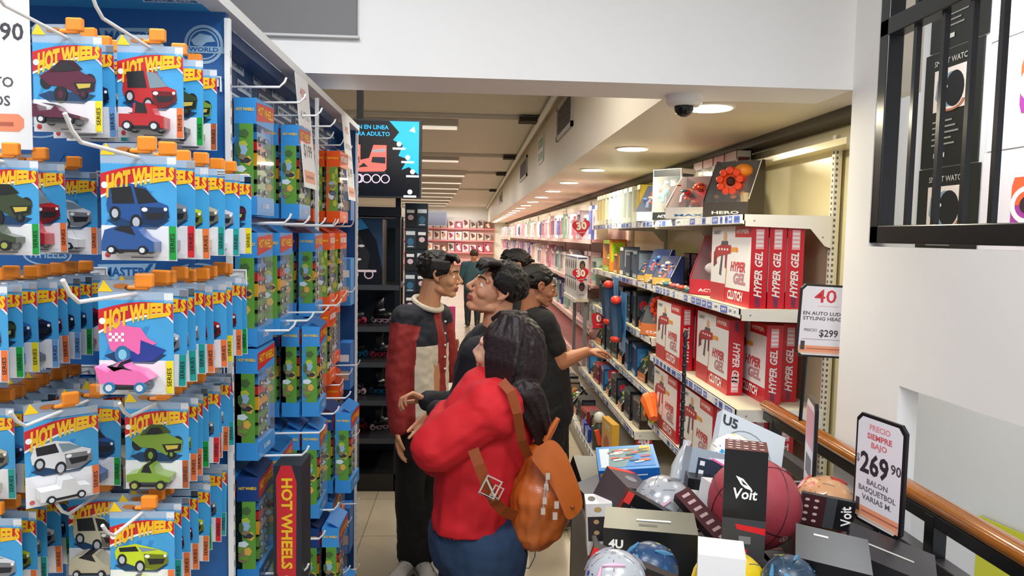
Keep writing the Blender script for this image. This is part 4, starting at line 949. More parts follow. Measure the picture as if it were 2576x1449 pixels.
# printed box face panel on the upper level (large skate poster box)
def skate_print(m, M, k, c1, c2, z=0.0):
    A = lambda p, dx, s=1: [(dx + x * k * s, y * k * s) for x, y in p]
    for dx in (-.26 * k, .22 * k):
        m.poly(A([(-.36, -.02), (-.3, .12), (-.06, .18), (.02, .42), (.26, .42), (.26, -.02), (.2, -.08), (-.3, -.1)], dx), C(c1), M, z + .0004 + (.0004 if dx > 0 else 0))
        m.poly(A([(.0, .2), (.24, .2), (.24, .08), (-.02, .1)], dx), C('202228'), M, z + .001); m.poly(A([(-.34, -.08), (.24, -.06), (.24, -.1), (-.34, -.12)], dx), C('202228'), M, z + .001)
        m.poly(A([(-.26, .0), (-.16, .09), (-.08, .02)], dx), C('202228'), M, z + .0012); m.poly(A([(0, .33), (.24, .36), (.24, .30), (0, .28)], dx), C('8a8c92'), M, z + .0012)
        for q in range(4): m.ring(dx + (-.27 + .17 * q) * k, -.2 * k, .085 * k, .02 * k, C(c2), M, z + .0014, 16)
sx0, sx1, sz0, sz1 = -1.10, PX(1058, 400, -.33).x, P(960, 497, Y0 - .2).z, P(960, 300, Y0 - .2).z
sx1 = P(1060, 400, Y0 - .2).x
t = thing('advert_screen', 'hanging screen with coral inline skates advert above the black rack', 'screen', ((sx0 + sx1) / 2, Y0 - .2, sz0))
hw, hh = (sx1 - sx0) / 2, sz1 - sz0
m = MB(); m.bb((-hw, 0, 0), (hw, .06, hh), C('2a2d33')); m.bb((-.02, .02, hh), (.02, .05, CEI - sz0 - .002), BK); m.build('casing', t)
m = MB(); SE = lambda n, c, e=.55: mat('screen_' + n, c, .2, emit=e)
m.rect(-hw + .01, .01, hw - .01, hh - .01, SE('black', '101116', .25), face_cam(0, -.001, hh / 2) @ T(0, -hh / 2, 0))
M = face_cam(hw * .18, -.0015, hh * .42)
m.poly([(hw * .30, hh * .56), (hw * .78, hh * .56), (hw * .78, -.12 * hh), (hw * .62, -.02 * hh), (hw * .5, -.06 * hh), (hw * .6, .08 * hh), (hw * .45, .12 * hh), (hw * .52, .26 * hh), (hw * .36, .32 * hh), (hw * .46, .42 * hh)], SE('cyan', '20a4e8'), M)
def sp(c): return c
_C = C
C = lambda h, r=.45, **k: mat('screen_' + h, h, .25, emit=.5)
skate_print(m, M @ T(-hw * .16, -.02, 0), .34, 'f0665c', 'c8b8cc', .0005)
m.text('PATIN EN LINEA', .036, C('28a8ec'), M, -.02, hh * .475, .001, .02); m.text('PARA ADULTO', .036, C('28a8ec'), M, .0, hh * .39, .001, .02)
m.poly([(-hw * .86, hh * .34), (-hw * .9, hh * .5), (-hw * .5, hh * .54), (-hw * .44, hh * .36)], C('e8d828'), M, .001); m.text('NUEVO', .03, C('2c2c20'), M, -hw * .68, hh * .44, .0015, .03)
for k, (x, y) in enumerate(((.46, .27), (.6, .1), (.68, -.08), (.64, -.34))): m.ell(hw * x, hh * y, .016, .016, C('d8dce0'), M, .001, 10); m.rect(hw * x - .04, hh * y - .035, hw * x + .04, hh * y - .022, C('d8dce0'), M, .001)
m.poly([(hw * .62, hh * .44), (hw * .7, hh * .5), (hw * .72, hh * .42)], C('f0f4f8'), M, .001)
m.build('display', t); C = _C
# printed carton standing in the rack
t = thing('skate_carton', 'black and blue carton with a dark skate picture, upper left on the black rack', 'box', (-.76, Y0 + .05, 1.401))
m = MB(); m.bb((-.31, 0, 0), (.17, .25, .44), C('12141c', .3)); M = face_cam(-.07, -.001, .2)
m.poly([(-.24, .24), (.24, .24), (.24, .2), (.02, .15), (-.24, .18)], C('1c8ad0'), M); m.poly([(.1, .24), (.24, .24), (.24, -.1), (.2, .1)], C('123a60'), M, .0003)
m.poly([(-.1, .12), (.08, .14), (.16, .0), (.14, -.1), (-.14, -.1), (-.16, -.02)], C('1a1a20'), M, .0006); m.poly([(-.06, -.02), (.03, .03), (.0, .05), (-.02, .0), (-.1, -.05)], C('e88088'), M, .001)
for (x, y) in ((.0, .1), (-.06, .07), (.1, .06), (.08, -.03)): m.ell(x, y, .022, .009, C('d8d8dc'), M, .0012, 10)
for q in range(4): m.ring(-.15 + .1 * q, -.13, .032, .008, C('e8c8d4'), M, .001, 14)
m.poly([(-.21, -.1), (.2, -.1), (.2, -.115), (-.21, -.115)], C('e8d8e0'), M, .0009); m.text('X', .04, C('e8f0f8'), M, .05, .19, .0006, .03); m.build('box', t)
m = MB()
for k in range(2):
    m.bb((-.42 + .0 * k, Y0 - .0, .0), (-.4, Y0, .0), BK) if 0 else None
# row of small hanging packs on the right side of the rack
m = MB(); hp = MB(); hp.bb((-.035, -.002, 0), (.035, .002, .12), C('22333e')); M = face_cam(0, -.003, .06); hp.rect(-.03, .03, .03, .055, C('cfd8dc'), M); hp.ell(0, -.015, .022, .025, C('3a6a8a'), M, .0004, 10); hp.rect(-.02, -.05, .02, -.042, C('b8c0c4'), M)
hme = hp.mesh('pack'); hp2 = MB(); hp2.bb((-.035, -.002, 0), (.035, .002, .12), C('16181c')); M = face_cam(0, -.003, .06); hp2.ell(0, 0, .02, .018, C('d8b8c0'), M, 0, 10); hp2.rect(-.025, .03, .025, .05, C('e8e8ea'), M); hme2 = hp2.mesh('pack2')
k = 0
m = MB(); m.bb((RX1 + .065, Y0 - .02, .12), (RX1 + .215, Y0 + .02, 1.95), C('16222b')); m.bb((RX1 + .065, Y0 - .02, 0), (RX1 + .215, Y0 + .3, .12), BK); tag(m.build('pegboard_panel'), 'narrow dark hanging panel of small packs right of the skate rack', 'display panel')
for r_ in range(12):
    for q in range(2):
        o = bpy.data.objects.new('small_hanging_pack', (hme, hme2)[(r_ + q) % 2]); COL.objects.link(o); o.location = (RX1 + .102 + .075 * q, Y0 - .025, .2 + .145 * r_)
        tag(o, 'small dark hanging pack beside the skate rack, %s row up, %s' % (nth(r_), ['left', 'right'][q]), 'accessory pack', 'small packs beside the skate rack')
# blue boxes at the foot and the end of toy display
for k in range(5):
    m = MB(); m.bb((-.025, 0, 0), (.025, .1, .2), C('3f8ed0' if k % 2 else '2a6fb8')); M = face_cam(0, -.001, .1); m.rect(-.02, .02, .02, .05, C('e8e8e4'), M); m.rect(-.02, -.06, .02, -.02, C('b8a890'), M)
    if k < 4: m.bb((-.05, .1, .09), (.0, .13, .11), WHITE)
    o = m.build('end_hung_box'); o.location = (-.53, 3.15, 1.80 - .36 * k); tag(o, 'blue box hung at the far end of the toy display, %s from the top' % nth(k), 'toy box', 'blue boxes at the far end of toy display')

# ================================================================== DUMP BIN IN FRONT
bx0, bx1, by0, by1 = .40, 1.30, 1.12, 2.75
t = thing('display_bin', 'large dark sales bin heaped with balls and boxes beside the railing', 'bin', (0, 0, 0))
m = MB(); g1 = C('6a6762', .4)
m.bb((bx0, by0, .0), (bx0 + .015, by1, .80), g1); m.bb((bx1 - .015, by0, 0), (bx1, by1, .80), BK); m.bb((bx0, by0, 0), (bx1, by0 + .015, .80), g1); m.bb((bx0, by1 - .015, 0), (bx1, by1, .80), g1)
m.build('side_panel', t); m = MB(); m.bb((bx0 + .015, by0 + .015, .70), (bx1 - .015, by1 - .015, .72), C('2a2a2c')); m.build('floor_panel', t)
m = MB()
for a, b in (((bx0, by0), (bx0, by1)), ((bx1, by0), (bx1, by1)), ((bx0, by0), (bx1, by0)), ((bx0, by1), (bx1, by1))): m.tube([(a[0], a[1], .81), (b[0], b[1], .81)], .009, C('8a8884', .3), None, 8)
m.build('rim', t, True)
ZF = .721
def bt(px, py, y): return P(px, py, y)
def box_item(name, lab, cat, c, d, euler, mats_, deco=None, parent=None):
    """box centred at c; mats = side colour, top colour"""
    m = MB(); x, y, z = d[0] / 2, d[1] / 2, d[2] / 2
    m.bb((-x, -y, -z), (x, y, z - .0008), C(mats_[0], .3)); m.bb((-x, -y, z - .0008), (x, y, z), C(mats_[1], .35))
    if deco: deco(m, face_cam(0, -y - .0008, 0), T(0, 0, z + .0006), x, y, z)
    o = m.build(name); o.location = c; o.rotation_euler = euler; tag(o, lab, cat); return o
# supporting stock low in the bin (dark ball cartons) so the heap rests on something
k = 0
for ix in range(4):
    for iy in range(6):
        x = bx0 + .12 + ix * .215; y = by0 + .15 + iy * .255
        hgt = .12 if y > 2.3 else .14
        if x < .6 and y > 1.9: hgt = .06
        m = MB(); m.bb((-.1, -.12, 0), (.1, .12, hgt), C(['1a1b1e', '222328', '2c1c1e', '17181c'][(ix + iy) % 4], .35)); M = T(0, 0, hgt + .0006); m.rect(-.08, -.06, .02, -.04, C('c9c9c9'), M); m.rect(-.08, -.01, .06, .0, C('a02028'), M); m.text('BALON', .03, C('d0d0d0'), M, 0, .05, 0, .02)
        o = m.build('ball_carton'); o.location = (x, y, ZF); tag(o, 'flat dark ball carton in the bottom layer of bin, %s row, %s from left' % (nth(iy), nth(ix)), 'box', 'flat dark cartons lining the bin')
        k += 1
def ball(lab, c, r, base, kind, euler=(0, 0, 0), name='ball'):
    m = MB(); m.sph((0, 0, 0), r, base, None, 40, 24); 
    if kind == 'basket':
        sm = C('1c1012')
        for ax in ('X', 'Y', 'Z'):
            pts = [(math.cos(a) * r, math.sin(a) * r, 0) for a in [2 * PI * i / 40 for i in range(41)]]
            m.tube(pts, r * .012, sm, R(0, 'X') if ax == 'Z' else R(PI / 2, ax), 5)
        for s in (-1, 1):
            pts = []
            for i in range(41):
                a = 2 * PI * i / 40; v = Vector((math.cos(a) * .72, math.sin(a) * .72, s * (.69 - .0))).normalized() * r; v = Vector((v.z, v.x, v.y)); pts.append(v)
            m.tube(pts, r * .012, sm, None, 5)
        for (a, b, c_) in ((.25, -.05, 'e8d8d4'), (.32, -.3, '2c1a1c')):
            n = Vector((math.sin(a) * math.cos(b), -math.cos(a) * math.cos(b), math.sin(b))); M = frame(n * (r * 1.004), Vector((0, 0, 1)).cross(n) , n.cross(Vector((0, 0, 1)).cross(n).normalized()))
            m.ring(0, 0, r * .12, r * .02, C(c_), M, sy=.7); m.text('N', r * .14, C(c_), M, 0, 0, 0, .03)
    else:
        ph = (1 + 5 ** .5) / 2; V = []
        for a in (-1, 1):
            for b in (-1, 1): V += [Vector((0, a, b * ph)), Vector((a, b * ph, 0)), Vector((b * ph, 0, a))]
        E = [(i, j) for i in range(12) for j in range(i) if abs((V[i] - V[j]).length - 2) < .01]
        cc = {'silver': ['c4c6cc', '8a8c94', 'd8a8c0', '3c4488'], 'blue': ['2c5a84', '4a84a8', '9ac02c', '16304c'], 'skin': ['d8a878', 'c03a30', 'e8c098', '8a4a38'], 'white': ['f4f2ea', '3a9ad0', 'e0d020', 'c9c9c0'], 'yellow': ['f0d020', 'e0b810', '2a8a3a', 'b89a10']}[kind]
        for n_, v in enumerate(V):
            n = v.normalized(); u = n.orthogonal().normalized(); w_ = n.cross(u); pts = []
            for q in range(5): a = 2 * PI * q / 5; pts.append((n + (u * math.cos(a) + w_ * math.sin(a)) * .33).normalized() * r * 1.006)
            N = 5; cen = n * r * 1.012; col = C(cc[[1, 2, 3, 0][n_ % 4]], .25)
            m.add([tuple(cen)] + [tuple(p_) for p_ in pts], [(0, 1 + q, 1 + (q + 1) % 5) for q in range(5)], col)
        for (i, j) in E:
            a, b = V[i].normalized(), V[j].normalized(); p1 = (a * 2 + b).normalized() * r; p2 = (a + b * 2).normalized() * r; mid = (a + b).normalized() * r
            m.tube([p1, mid, p2], r * .014, C('55585e'), None, 4)
            if kind != 'white' and (i + j) % 3 == 0: 
                t1 = (a - b).cross(a + b).normalized()
                m.tube([mid - t1 * r * .36, mid * 1.0, mid + t1 * r * .36], [r * .03, r * .09, r * .03], C(cc[1 + (i + j) % 2], .25), None, 5)
    o = m.build(name, None, True); o.location = c; o.rotation_euler = euler; return tag(o, lab, 'ball')
bc = bt(1897, 1266, 1.98)
ball('maroon basketball behind the tall black box in the bin', bc, .126, mat('maroon_ball_rubber', 'a83a46', .42, bump=.3, scale=500), 'basket', (.4, .35, .3), 'basketball')
ball('silver football with pink and blue flashes, resting behind the olive lidded box', bt(1668, 1272, 2.12), .088, mat('silver_ball', 'a8aaae', .22, spec=.8), 'silver', (.3, .2, .6), 'football')
ball('small silver football at the bottom edge near the red label', bt(1548, 1462, 1.48), .064, mat('silver_ball', 'a8aaae', .22), 'silver', (.1, .9, .2), 'football')
ball('navy and light blue football with lime patch at the bottom edge', bt(1636, 1436, 1.66), .066, C('1f3f64', .3), 'blue', (.5, .3, .2), 'football')
ball('patterned tan and red ball in the dark carton right of basketball', bt(2075, 1268, 2.05), .082, C('c89468', .35), 'skin', (.2, .4, .1), 'football')
ball('yellow ball peeping out behind the small white carton', bt(1838, 1480, 1.62), .085, C('e8c818', .35), 'yellow', (0, 0, 0), 'football')
ball('white and light blue ball in the white tilted box', bt(1842, 1150, 2.30), .075, C('f0eee6', .35), 'white', (.6, 0, .4), 'football')
ball('dark blue and lime ball at the bottom between the black cartons', bt(1985, 1466, 1.55), .06, C('1c3448', .35), 'blue', (.2, .1, .9), 'football')
def holes(m, M, x, y):
    r2 = random.Random(3)
    for i in range(5):
        for j in range(4):
            if r2.random() < .85: m.ell(-x * .75 + i * x * .37, -y * .7 + j * y * .46, x * .13, y * .11, C('d8b8b4'), M, .0004, 6)
# tall black carton
def d_volt(m, MF, MT, x, y, z):
    m.rect(-x, -z, x, -z * .28, C('3a3b40'), MF); m.poly([(-x * .4, -z * .38), (x, -z * .42), (x, -z * .54), (-x * .3, -z * .48)], C('d01c28'), MF, .0003)
    m.rect(-x, -z, x * .2, -z * .84, C('d01c28'), MF, .0003)
    m.text('Voit', .036, WHITE, MF, 0, z * .18, .0004, .022, shear=.12, w=x * 1.15)
    m.poly([(-x * .45, z * .52), (-x * .1, z * .47), (x * .3, z * .3), (x * .34, z * .26), (-x * .0, z * .3), (-x * .2, z * .36)], WHITE, MF, .0004); m.poly([(-x * .2, z * .45), (x * .12, z * .35), (-x * .1, z * .37)], C('141416'), MF, .0008)
    m.rect(-x * .2, -z * .74, x * .35, -z * .6, C('77787c'), MF, .0004)
    holes(m, MT, x, y)
p = bt(1893, 1268, 1.70)
box_item('tall_ball_carton', 'tall upright black carton with white lettering in front of the basketball', 'box', (p.x, 1.755, p.z - .004), (.10, .10, .262), (-.02, 0, -.34), ('151517', '541c22'), d_volt)
# small white carton
def d_white(m, MF, MT, x, y, z): m.text('HYPEROX', .017, C('3a3a3e'), MF, 0, z * .1, .0003, .05); m.rect(-x * .5, z * .3, x * .2, z * .34, C('8a8a8a'), MF)
p = bt(1828, 1442, 1.53); box_item('white_carton', 'small plain white carton at the bottom edge before the tall black carton', 'box', (p.x, 1.57, p.z - .035), (.10, .10, .15), (0, 0, -.3), ('e8e6e6', 'f2f0ee'), d_white)
def d_olive(m, MF, MT, x, y, z):
    m.text('4U', .03, WHITE, MF, -x * .72, z * .55, .0003, .04); m.rect(-x * .85, z * .36, -x * .5, z * .38, C('b8b8b8'), MF)
    m.tube([(-x * .3, -y * .1, 0), (x * .45, -y * .1, .001)], .003, C('d8d8d0'), MT, 6); m.rect(-x * .25, -y * .6, x * .15, -y * .4, C('3a3a34'), MT)
p = bt(1648, 1375, 1.80); box_item('lidded_box', 'wide black box with an olive grey lid and white cord handle', 'box', (p.x, 1.86, .925), (.235, .15, .18), (0, 0, -.22), ('17181a', '55564a'), d_olive)
# cradle cartons
def d_strap(m, MF, MT, x, y, z):
    for k in range(7): m.rect(-x * .85 + k * x * .26, -y * .5, -x * .75 + k * x * .26, y * .5, C('b89a9a'), MT)
p = bt(1770, 1305, 1.95); box_item('ball_cradle_carton', 'narrow maroon carton with a row of printed marks left of basketball', 'box', (p.x, p.y, p.z), (.19, .05, .03), (.35, .5, -1.0), ('2a1a1c', '4a2024'), d_strap)
p = bt(1655, 1288, 2.0); box_item('ball_cradle_carton', 'dark open carton arm across the silver football', 'box', (p.x, p.y, p.z), (.2, .03, .035), (.0, .45, -.25), ('17181a', '1c1c1e'), lambda m, MF, MT, x, y, z: (m.rect(x * .4, -z * .6, x * .75, z * .6, WHITE, MF), m.rect(-x, -z, -x * .8, z, C('e03a34'), MF)))
p = bt(1588, 1436, 1.56); box_item('ball_cradle_carton', 'dark carton arm with a red label at the bottom left of the bin', 'box', (p.x, p.y, p.z), (.19, .03, .05), (0, .32, -.2), ('1b1b1e', '222226'), lambda m, MF, MT, x, y, z: (m.rect(-x, -z * .2, -x * .6, z, C('d82c2c'), MF), m.text('SI', .03, C('c8282c'), MF, x * .45, 0, .0004, .04)))
# voit carton round the patterned ball
def d_v2(m, MF, MT, x, y, z):
    m.rect(-x, -z, -x * .1, z, C('3c171b'), MF); m.rect(-x * .1, -z, x * .3, z, C('3a3c40'), MF)
    for i in range(2):
        for j in range(4): m.ell(-x * .8 + i * x * .35, -z * .7 + j * z * .45, x * .1, z * .1, C('c9a8a4'), MF, .0004, 6)
    m.text('Voit', .04, WHITE, MF, x * .72, 0, .0004, .022, rot=PI / 2 + .2, w=.055)
p = bt(2083, 1290, 1.93); box_item('ball_carton_open', 'dark maroon carton band with sideways white lettering round the patterned ball', 'box', (p.x, p.y + .01, p.z), (.14, .02, .085), (0, .12, -.25), ('17181a', '222'  '224'), d_v2)
p = bt(2072, 1392, 1.98); box_item('black_carton', 'plain black carton under the patterned ball', 'box', (p.x, 2.0, p.z), (.2, .16, .1), (0, .1, -.2), ('1a1a1c', '1d1c1d'))
p = bt(2085, 1425, 1.62); box_item('black_carton', 'black carton at the bottom edge left of the price stand', 'box', (p.x, p.y, p.z), (.16, .14, .1), (.2, .1, -.4), ('17171a', '2c2b2c'), lambda m, MF, MT, x, y, z: m.rect(-x * .5, y * .5, -x * .1, y * .6, WHITE, MT))
p = bt(2230, 1425, 1.72); box_item('black_carton', 'black carton with a pale strip below the price stand', 'box', (p.x, p.y, p.z), (.2, .16, .08), (.1, .25, -.5), ('1a1a1c', '2a2a2c'), lambda m, MF, MT, x, y, z: m.rect(-x * .6, -y * .1, x * .5, y * .0, C('b8b8b0'), MT))
# tilted white box with ball picture, navy box, black voit box
def d_wb(m, MF, MT, x, y, z): m.text('U5', .05, C('3a4048'), MT, -x * .72, y * .66, .0003, .04); m.rect(x * .3, -y * .2, x * .6, -y * .16, C('b0b8c0'), MT); m.ring(-.01, -y * .25, .095, .004, C('8a98a4'), MT, .0005); m.ell(-.01, -y * .25, .09, .09, C('d0dae0'), MT, .0003)
p = bt(1885, 1130, 2.45); box_item('white_ball_box', 'large white tilted box with a round opening above the basketball', 'box', (p.x, 2.47, p.z - .02), (.25, .22, .04), (.95, .42, -.0), ('c4d2de', 'd6dfe6'), d_wb)
def d_nv(m, MF, MT, x, y, z): m.rect(-x * .7, -z * .6, x * .9, z * .5, C('16273c'), MF); m.poly([(-x * .3, z * .6), (x, z * .2), (x, z * .8)], C('f0f0f4'), MF, .0004); m.poly([(-x * .2, z * .55), (x, z * .05), (x, z * .15), (-x * .1, z * .62)], C('e868a8'), MF, .0006); m.poly([(-x * .2, -z * .9), (x * .9, -z * .3), (x * .9, -z * .9)], WHITE, MF, .0004); [m.rect(-x * .6, -z * .4 + q * z * .5, -x * .4, -z * .15 + q * z * .5, C('e0e4ea'), MF, .0008) for q in range(2)]
p = bt(1785, 1180, 2.22); box_item('football_box', 'navy and white football box with a pink line left of the basketball', 'box', (p.x, p.y, p.z), (.15, .09, .11), (-.25, .2, -.1), ('9aa8b4', 'a8b4bc'), d_nv)
def d_vb(m, MF, MT, x, y, z): m.text('Voit', .035, WHITE, MF, 0, -z * .2, .0003, .05, w=x * 1.4); m.poly([(-x * .7, z * .5), (-x * .1, z * .5), (x * .5, z * .1), (-x * .1, z * .2)], WHITE, MF, .0004)
p = bt(1752, 1250, 2.15); box_item('small_black_box', 'small black box with white lettering between the silver ball and basketball', 'box', (p.x, p.y, p.z), (.075, .07, .13), (0, .1, -.15), ('16161a', '1c1c20'), d_vb)
p = bt(1790, 1262, 2.05); box_item('white_box_corner', 'white carton corner beside the small black lettered box', 'box', (p.x, p.y, p.z), (.05, .07, .12), (0, .15, .2), ('d8d4d4', 'e4e0e0'))
# hot wheels set box
def d_hw(m, MF, MT, x, y, z):
    m.rect(-x * .9, -y * .8, x * .9, y * .8, C('6a8a8c'), MT); m.poly([(-x * .9, -y * .8), (-x * .9, y * .8), (-x * .55, y * .8), (-x * .65, -y * .8)], C('c8d4dc'), MT, .0004); m.poly([(-x * .1, -y * .8), (x * .9, -y * .8), (x * .9, .1 * y), (x * .2, y * .2)], C('2a7ac0'), MT, .0004)
    m.rect(x * .5, y * .5, x * .85, y * .9, C('f0b828'), MT, .0006)
    r2 = random.Random(9)
    for k in range(26): cx, cy = r2.uniform(-.6, .6) * x, r2.uniform(-.6, .6) * y; m.poly([(cx, cy), (cx + .03, cy + .006), (cx + .028, cy + .014), (cx - .004, cy + .01)], C(r2.choice(['e05a2c', '4a5a4c', 'c8c4b8', 'd83c2c', '2c4048', 'f0f0ea'])), MT, .0008 + k * .00005)
    m.poly([(-x * .95, -z * .8), (-x * .95, z * .5), (-x * .35, z * .8), (-x * .3, 0)], C('d8982c'), MF, .0003); m.text('HOT WHEELS', .018, C('c0281c'), MF, -x * .64, -z * .0, .0008, .04, rot=.1, w=x * .55); m.rect(-x * .15, -z * .1, x * .6, z * .1, C('d8e4f0'), MF)
p = bt(1577, 1165, 2.45); box_item('toy_track_set', 'blue boxed toy car set lying tilted on the heap by the shelf', 'toy set', (p.x, p.y, p.z), (.20, .17, .045), (.18, -.1, -.12), ('1d62b4', '3a8ad0'), d_hw)
# dark packs at the left rim
p = bt(1478, 1205, 2.58); box_item('black_pack', 'black pack with a red label at the left rim of the bin', 'box', (p.x, p.y, p.z), (.1, .14, .09), (.5, .1, .2), ('1a1a1d', '1c1c20'), lambda m, MF, MT, x, y, z: (m.rect(-x * .2, -y * .9, x * .9, -y * .45, C('d8242c'), MT), m.rect(-x * .6, -z * .2, x * .6, z * .2, C('9a9a9a'), MF)))
p = bt(1515, 1262, 2.45); box_item('black_pack', 'dark purple black pack behind the white figure box at left rim', 'box', (p.x, p.y, p.z), (.12, .14, .12), (.2, -.3, .3), ('1c1a22', '26222c'))
def d_fk(m, MF, MT, x, y, z):
    m.rect(-x * .9, -z * .45, x * .45, z * .5, C('332c2e'), MF); m.text('HOGG CELLER', .017, C('202024'), MF, x * .72, 0, .0005, .05, rot=-PI / 2, w=z * 1.6)
    for q, c_ in enumerate(('caa070', 'c8a078')): m.ell(-x * .25, z * (.3 - .42 * q), x * .22, z * .09, C(c_), MF, .0006, 10)
    m.ell(-x * .25, -z * .75, x * .34, z * .16, C('1c1a1c'), MF, .0006, 12); m.ell(-x * .25, -z * .85, x * .24, z * .1, C('dcb08c'), MF, .0009, 10); m.ell(-x * .1, z * .78, x * .3, z * .1, C('c8a86a'), MF, .0006, 10)
    m.ell(-x * .5, 0, x * .3, y * .5, C('1c1c1e'), MT, .0003, 10)
p = bt(1497, 1318, 2.28); box_item('figure_box', 'white windowed figure box with sideways black lettering at the left rim', 'toy box', (p.x + .012, p.y, p.z), (.082, .09, .165), (.0, -.06, -.1), ('ecebea', 'f0efee'), d_fk)
p = bt(1590, 1230, 2.3); box_item('clear_toy_pack', 'clear plastic toy pack with red edge left of the silver football', 'toy box', (p.x - .03, p.y, p.z - .02), (.12, .12, .12), (.3, .3, .5), ('4a4448', '5a5458'), lambda m, MF, MT, x, y, z: (m.rect(-x, -z, -x * .8, z, C('e84a3c'), MF), m.rect(-x, y * .7, x, y, C('e84a3c'), MT), m.ell(0, 0, x * .4, y * .3, C('8a8a8e'), MT, .0003, 8)))
m = MB(); m.lathe([(.028, 0), (.032, .05), (.02, .1), (.012, .12), (.014, .14)], mat('clear_bottle', 'e8eef0', .08, spec=1, alpha=.5), None, 16); o = m.build('plastic_bottle', None, True); p = bt(1705, 1215, 2.3); o.location = p; o.rotation_euler = (-.3, .3, 0); tag(o, 'shiny clear plastic bottle shaped pack at the foot of black pole', 'bottle')
# ---- price stands
def stand(lab, h, w, loc, rz, build, pole, ry=0, px=0):
    t = thing('price_stand', lab, 'price sign', loc, rz); t.rotation_euler = (0, ry, rz)
    r_ = .018; m = MB()
    out = [(-w / 2, r_), (-w / 2 + r_, 0), (w / 2 - r_, 0), (w / 2, r_), (w / 2, h - r_), (w / 2 - r_, h), (-w / 2 + r_, h), (-w / 2, h - r_)]
    m.prism(out, .010, BK, face_cam(0, .010, 0) @ T(0, 0, 0)); m.build('frame', t, bevel=.002)
    m = MB(); f_ = .009; M = face_cam(0, -.0008, 0)
    m.poly([(x * (1 - 2 * f_ / w), f_ + z * (1 - 2 * f_ / h)) for x, z in out], C('eae6ea', .25), M); build(m, face_cam(0, -.0012, 0), w, h); m.build('price_card', t)
    if pole: m = MB(); m.tube([(px, .006, 0), (px, .006, -pole)], .008, BK, None, 8); m.build('pole', t, True)
    return t
def sfoot(m, M, w, h):
    m.rect(-w * .45, h * .05, w * .45, h * .16, C('f0a078'), M); m.rect(-w * .3, h * .11, w * .45, h * .125, C('b86a5a'), M, .0003); m.rect(-w * .42, h * .05, w * .4, h * .075, C('e8c0a8'), M, .0003); m.rect(-w * .42, h * .1, -w * .34, h * .22, C('4a4040'), M, .0005)
def b269(m, M, w, h):
    m.text('PRECIO', .021, C('e8949c'), M, 0, h * .89, 0, .03, w=w * .42); m.text('SIEMPRE', .021, C('d8606c'), M, 0, h * .81, 0, .03, w=w * .5); m.text('BAJO', .021, C('dc7c84'), M, 0, h * .735, 0, .03, w=w * .32)
    m.text('$', .03, C('77757a'), M, -w * .42, h * .58, 0, .01); m.text('269', .078, C('2c2c30'), M, -w * .08, h * .55, 0, .03, w=w * .58); m.text('90', .036, C('4a4a50'), M, w * .35, h * .59, 0, .02, w=w * .2)
    for k, s_ in enumerate(('BALON', 'BASQUETBOL', 'VARIAS M.')): m.text(s_, .02, C('66646a'), M, 0, h * (.395 - .075 * k), 0, .02, w=w * [.42, .75, .6][k])
    sfoot(m, M, w, h)
h_, w_ = .30, .205
pl, pr_ = P(2158, 1003, 1.95), P(2283, 1055, 1.77)
ang = math.atan2(pr_.y - pl.y, pr_.x - pl.x)
stand('black framed price stand reading 269 by the railing', h_, math.hypot(pr_.x - pl.x, pr_.y - pl.y), ((pl.x + pr_.x) / 2, (pl.y + pr_.y) / 2, P(2220, 1332, 1.86).z), ang, b269, .12, 0)
def b299(m, M, w, h):
    m.text('40', .075, C('d0303c'), M, -.004, h * .83, 0, .01, w=w * .42); m.rect(-w * .15, h * .7, w * .25, h * .706, C('e0a0a0'), M)
    m.text('EN AUTO LUDI', .02, C('4a4a50'), M, -.01, h * .60, 0, .02, w=w * .74); m.text('STYLING HEAD', .02, C('4a4a50'), M, -.008, h * .53, 0, .02, w=w * .75)
    m.text('PRECIO', .016, C('6a6a70'), M, -w * .25, h * .37, 0, .02); m.text('$299', .04, C('3a3a40'), M, w * .1, h * .33, 0, .02, w=w * .36); m.rect(-w * .4, h * .245, w * .4, h * .25, C('55555a'), M); sfoot(m, M, w, h)
p = P(2003, 888, 2.93); stand('black framed price sign reading 40 and 299 half behind the white column', .30, .215, (p.x + .105, 2.93, p.z - .018), -.05, b299, p.z - .985 + .0, .04, -.06)
def bedge(m, M, w, h): m.rect(-w * .4, h * .5, w * .4, h * .9, C('e0a0b0'), M); m.rect(-w * .3, h * .2, w * .3, h * .4, C('6a6468'), M)
p = P(2030, 1240, 2.15); a = math.atan2(1, (2036 - 1185) / 1860)
stand('black framed price sign seen almost edge on, left of the 269 stand', .29, .17, (p.x, 2.15, p.z), a + PI + .13, bedge, .05)
m = MB(); m.tube([(0, 0, 0), (0, 0, .46)], .0065, BK, None, 8); m.tube([(0, 0, .46), (0, 0, .48)], [.01, .004], BK, None, 8); m.box((0, 0, .0), (.05, .05, .008), BK)
for k in range(14): m.sph((0, 0, .02 + .031 * k), .0085, BK, None, 8, 6)
o = m.build('sign_pole', None, True); p = P(1712, 1185, 2.42); o.location = (p.x, p.y, p.z); tag(o, 'thin black upright pole rising from the heap before the blaster boxes', 'pole')
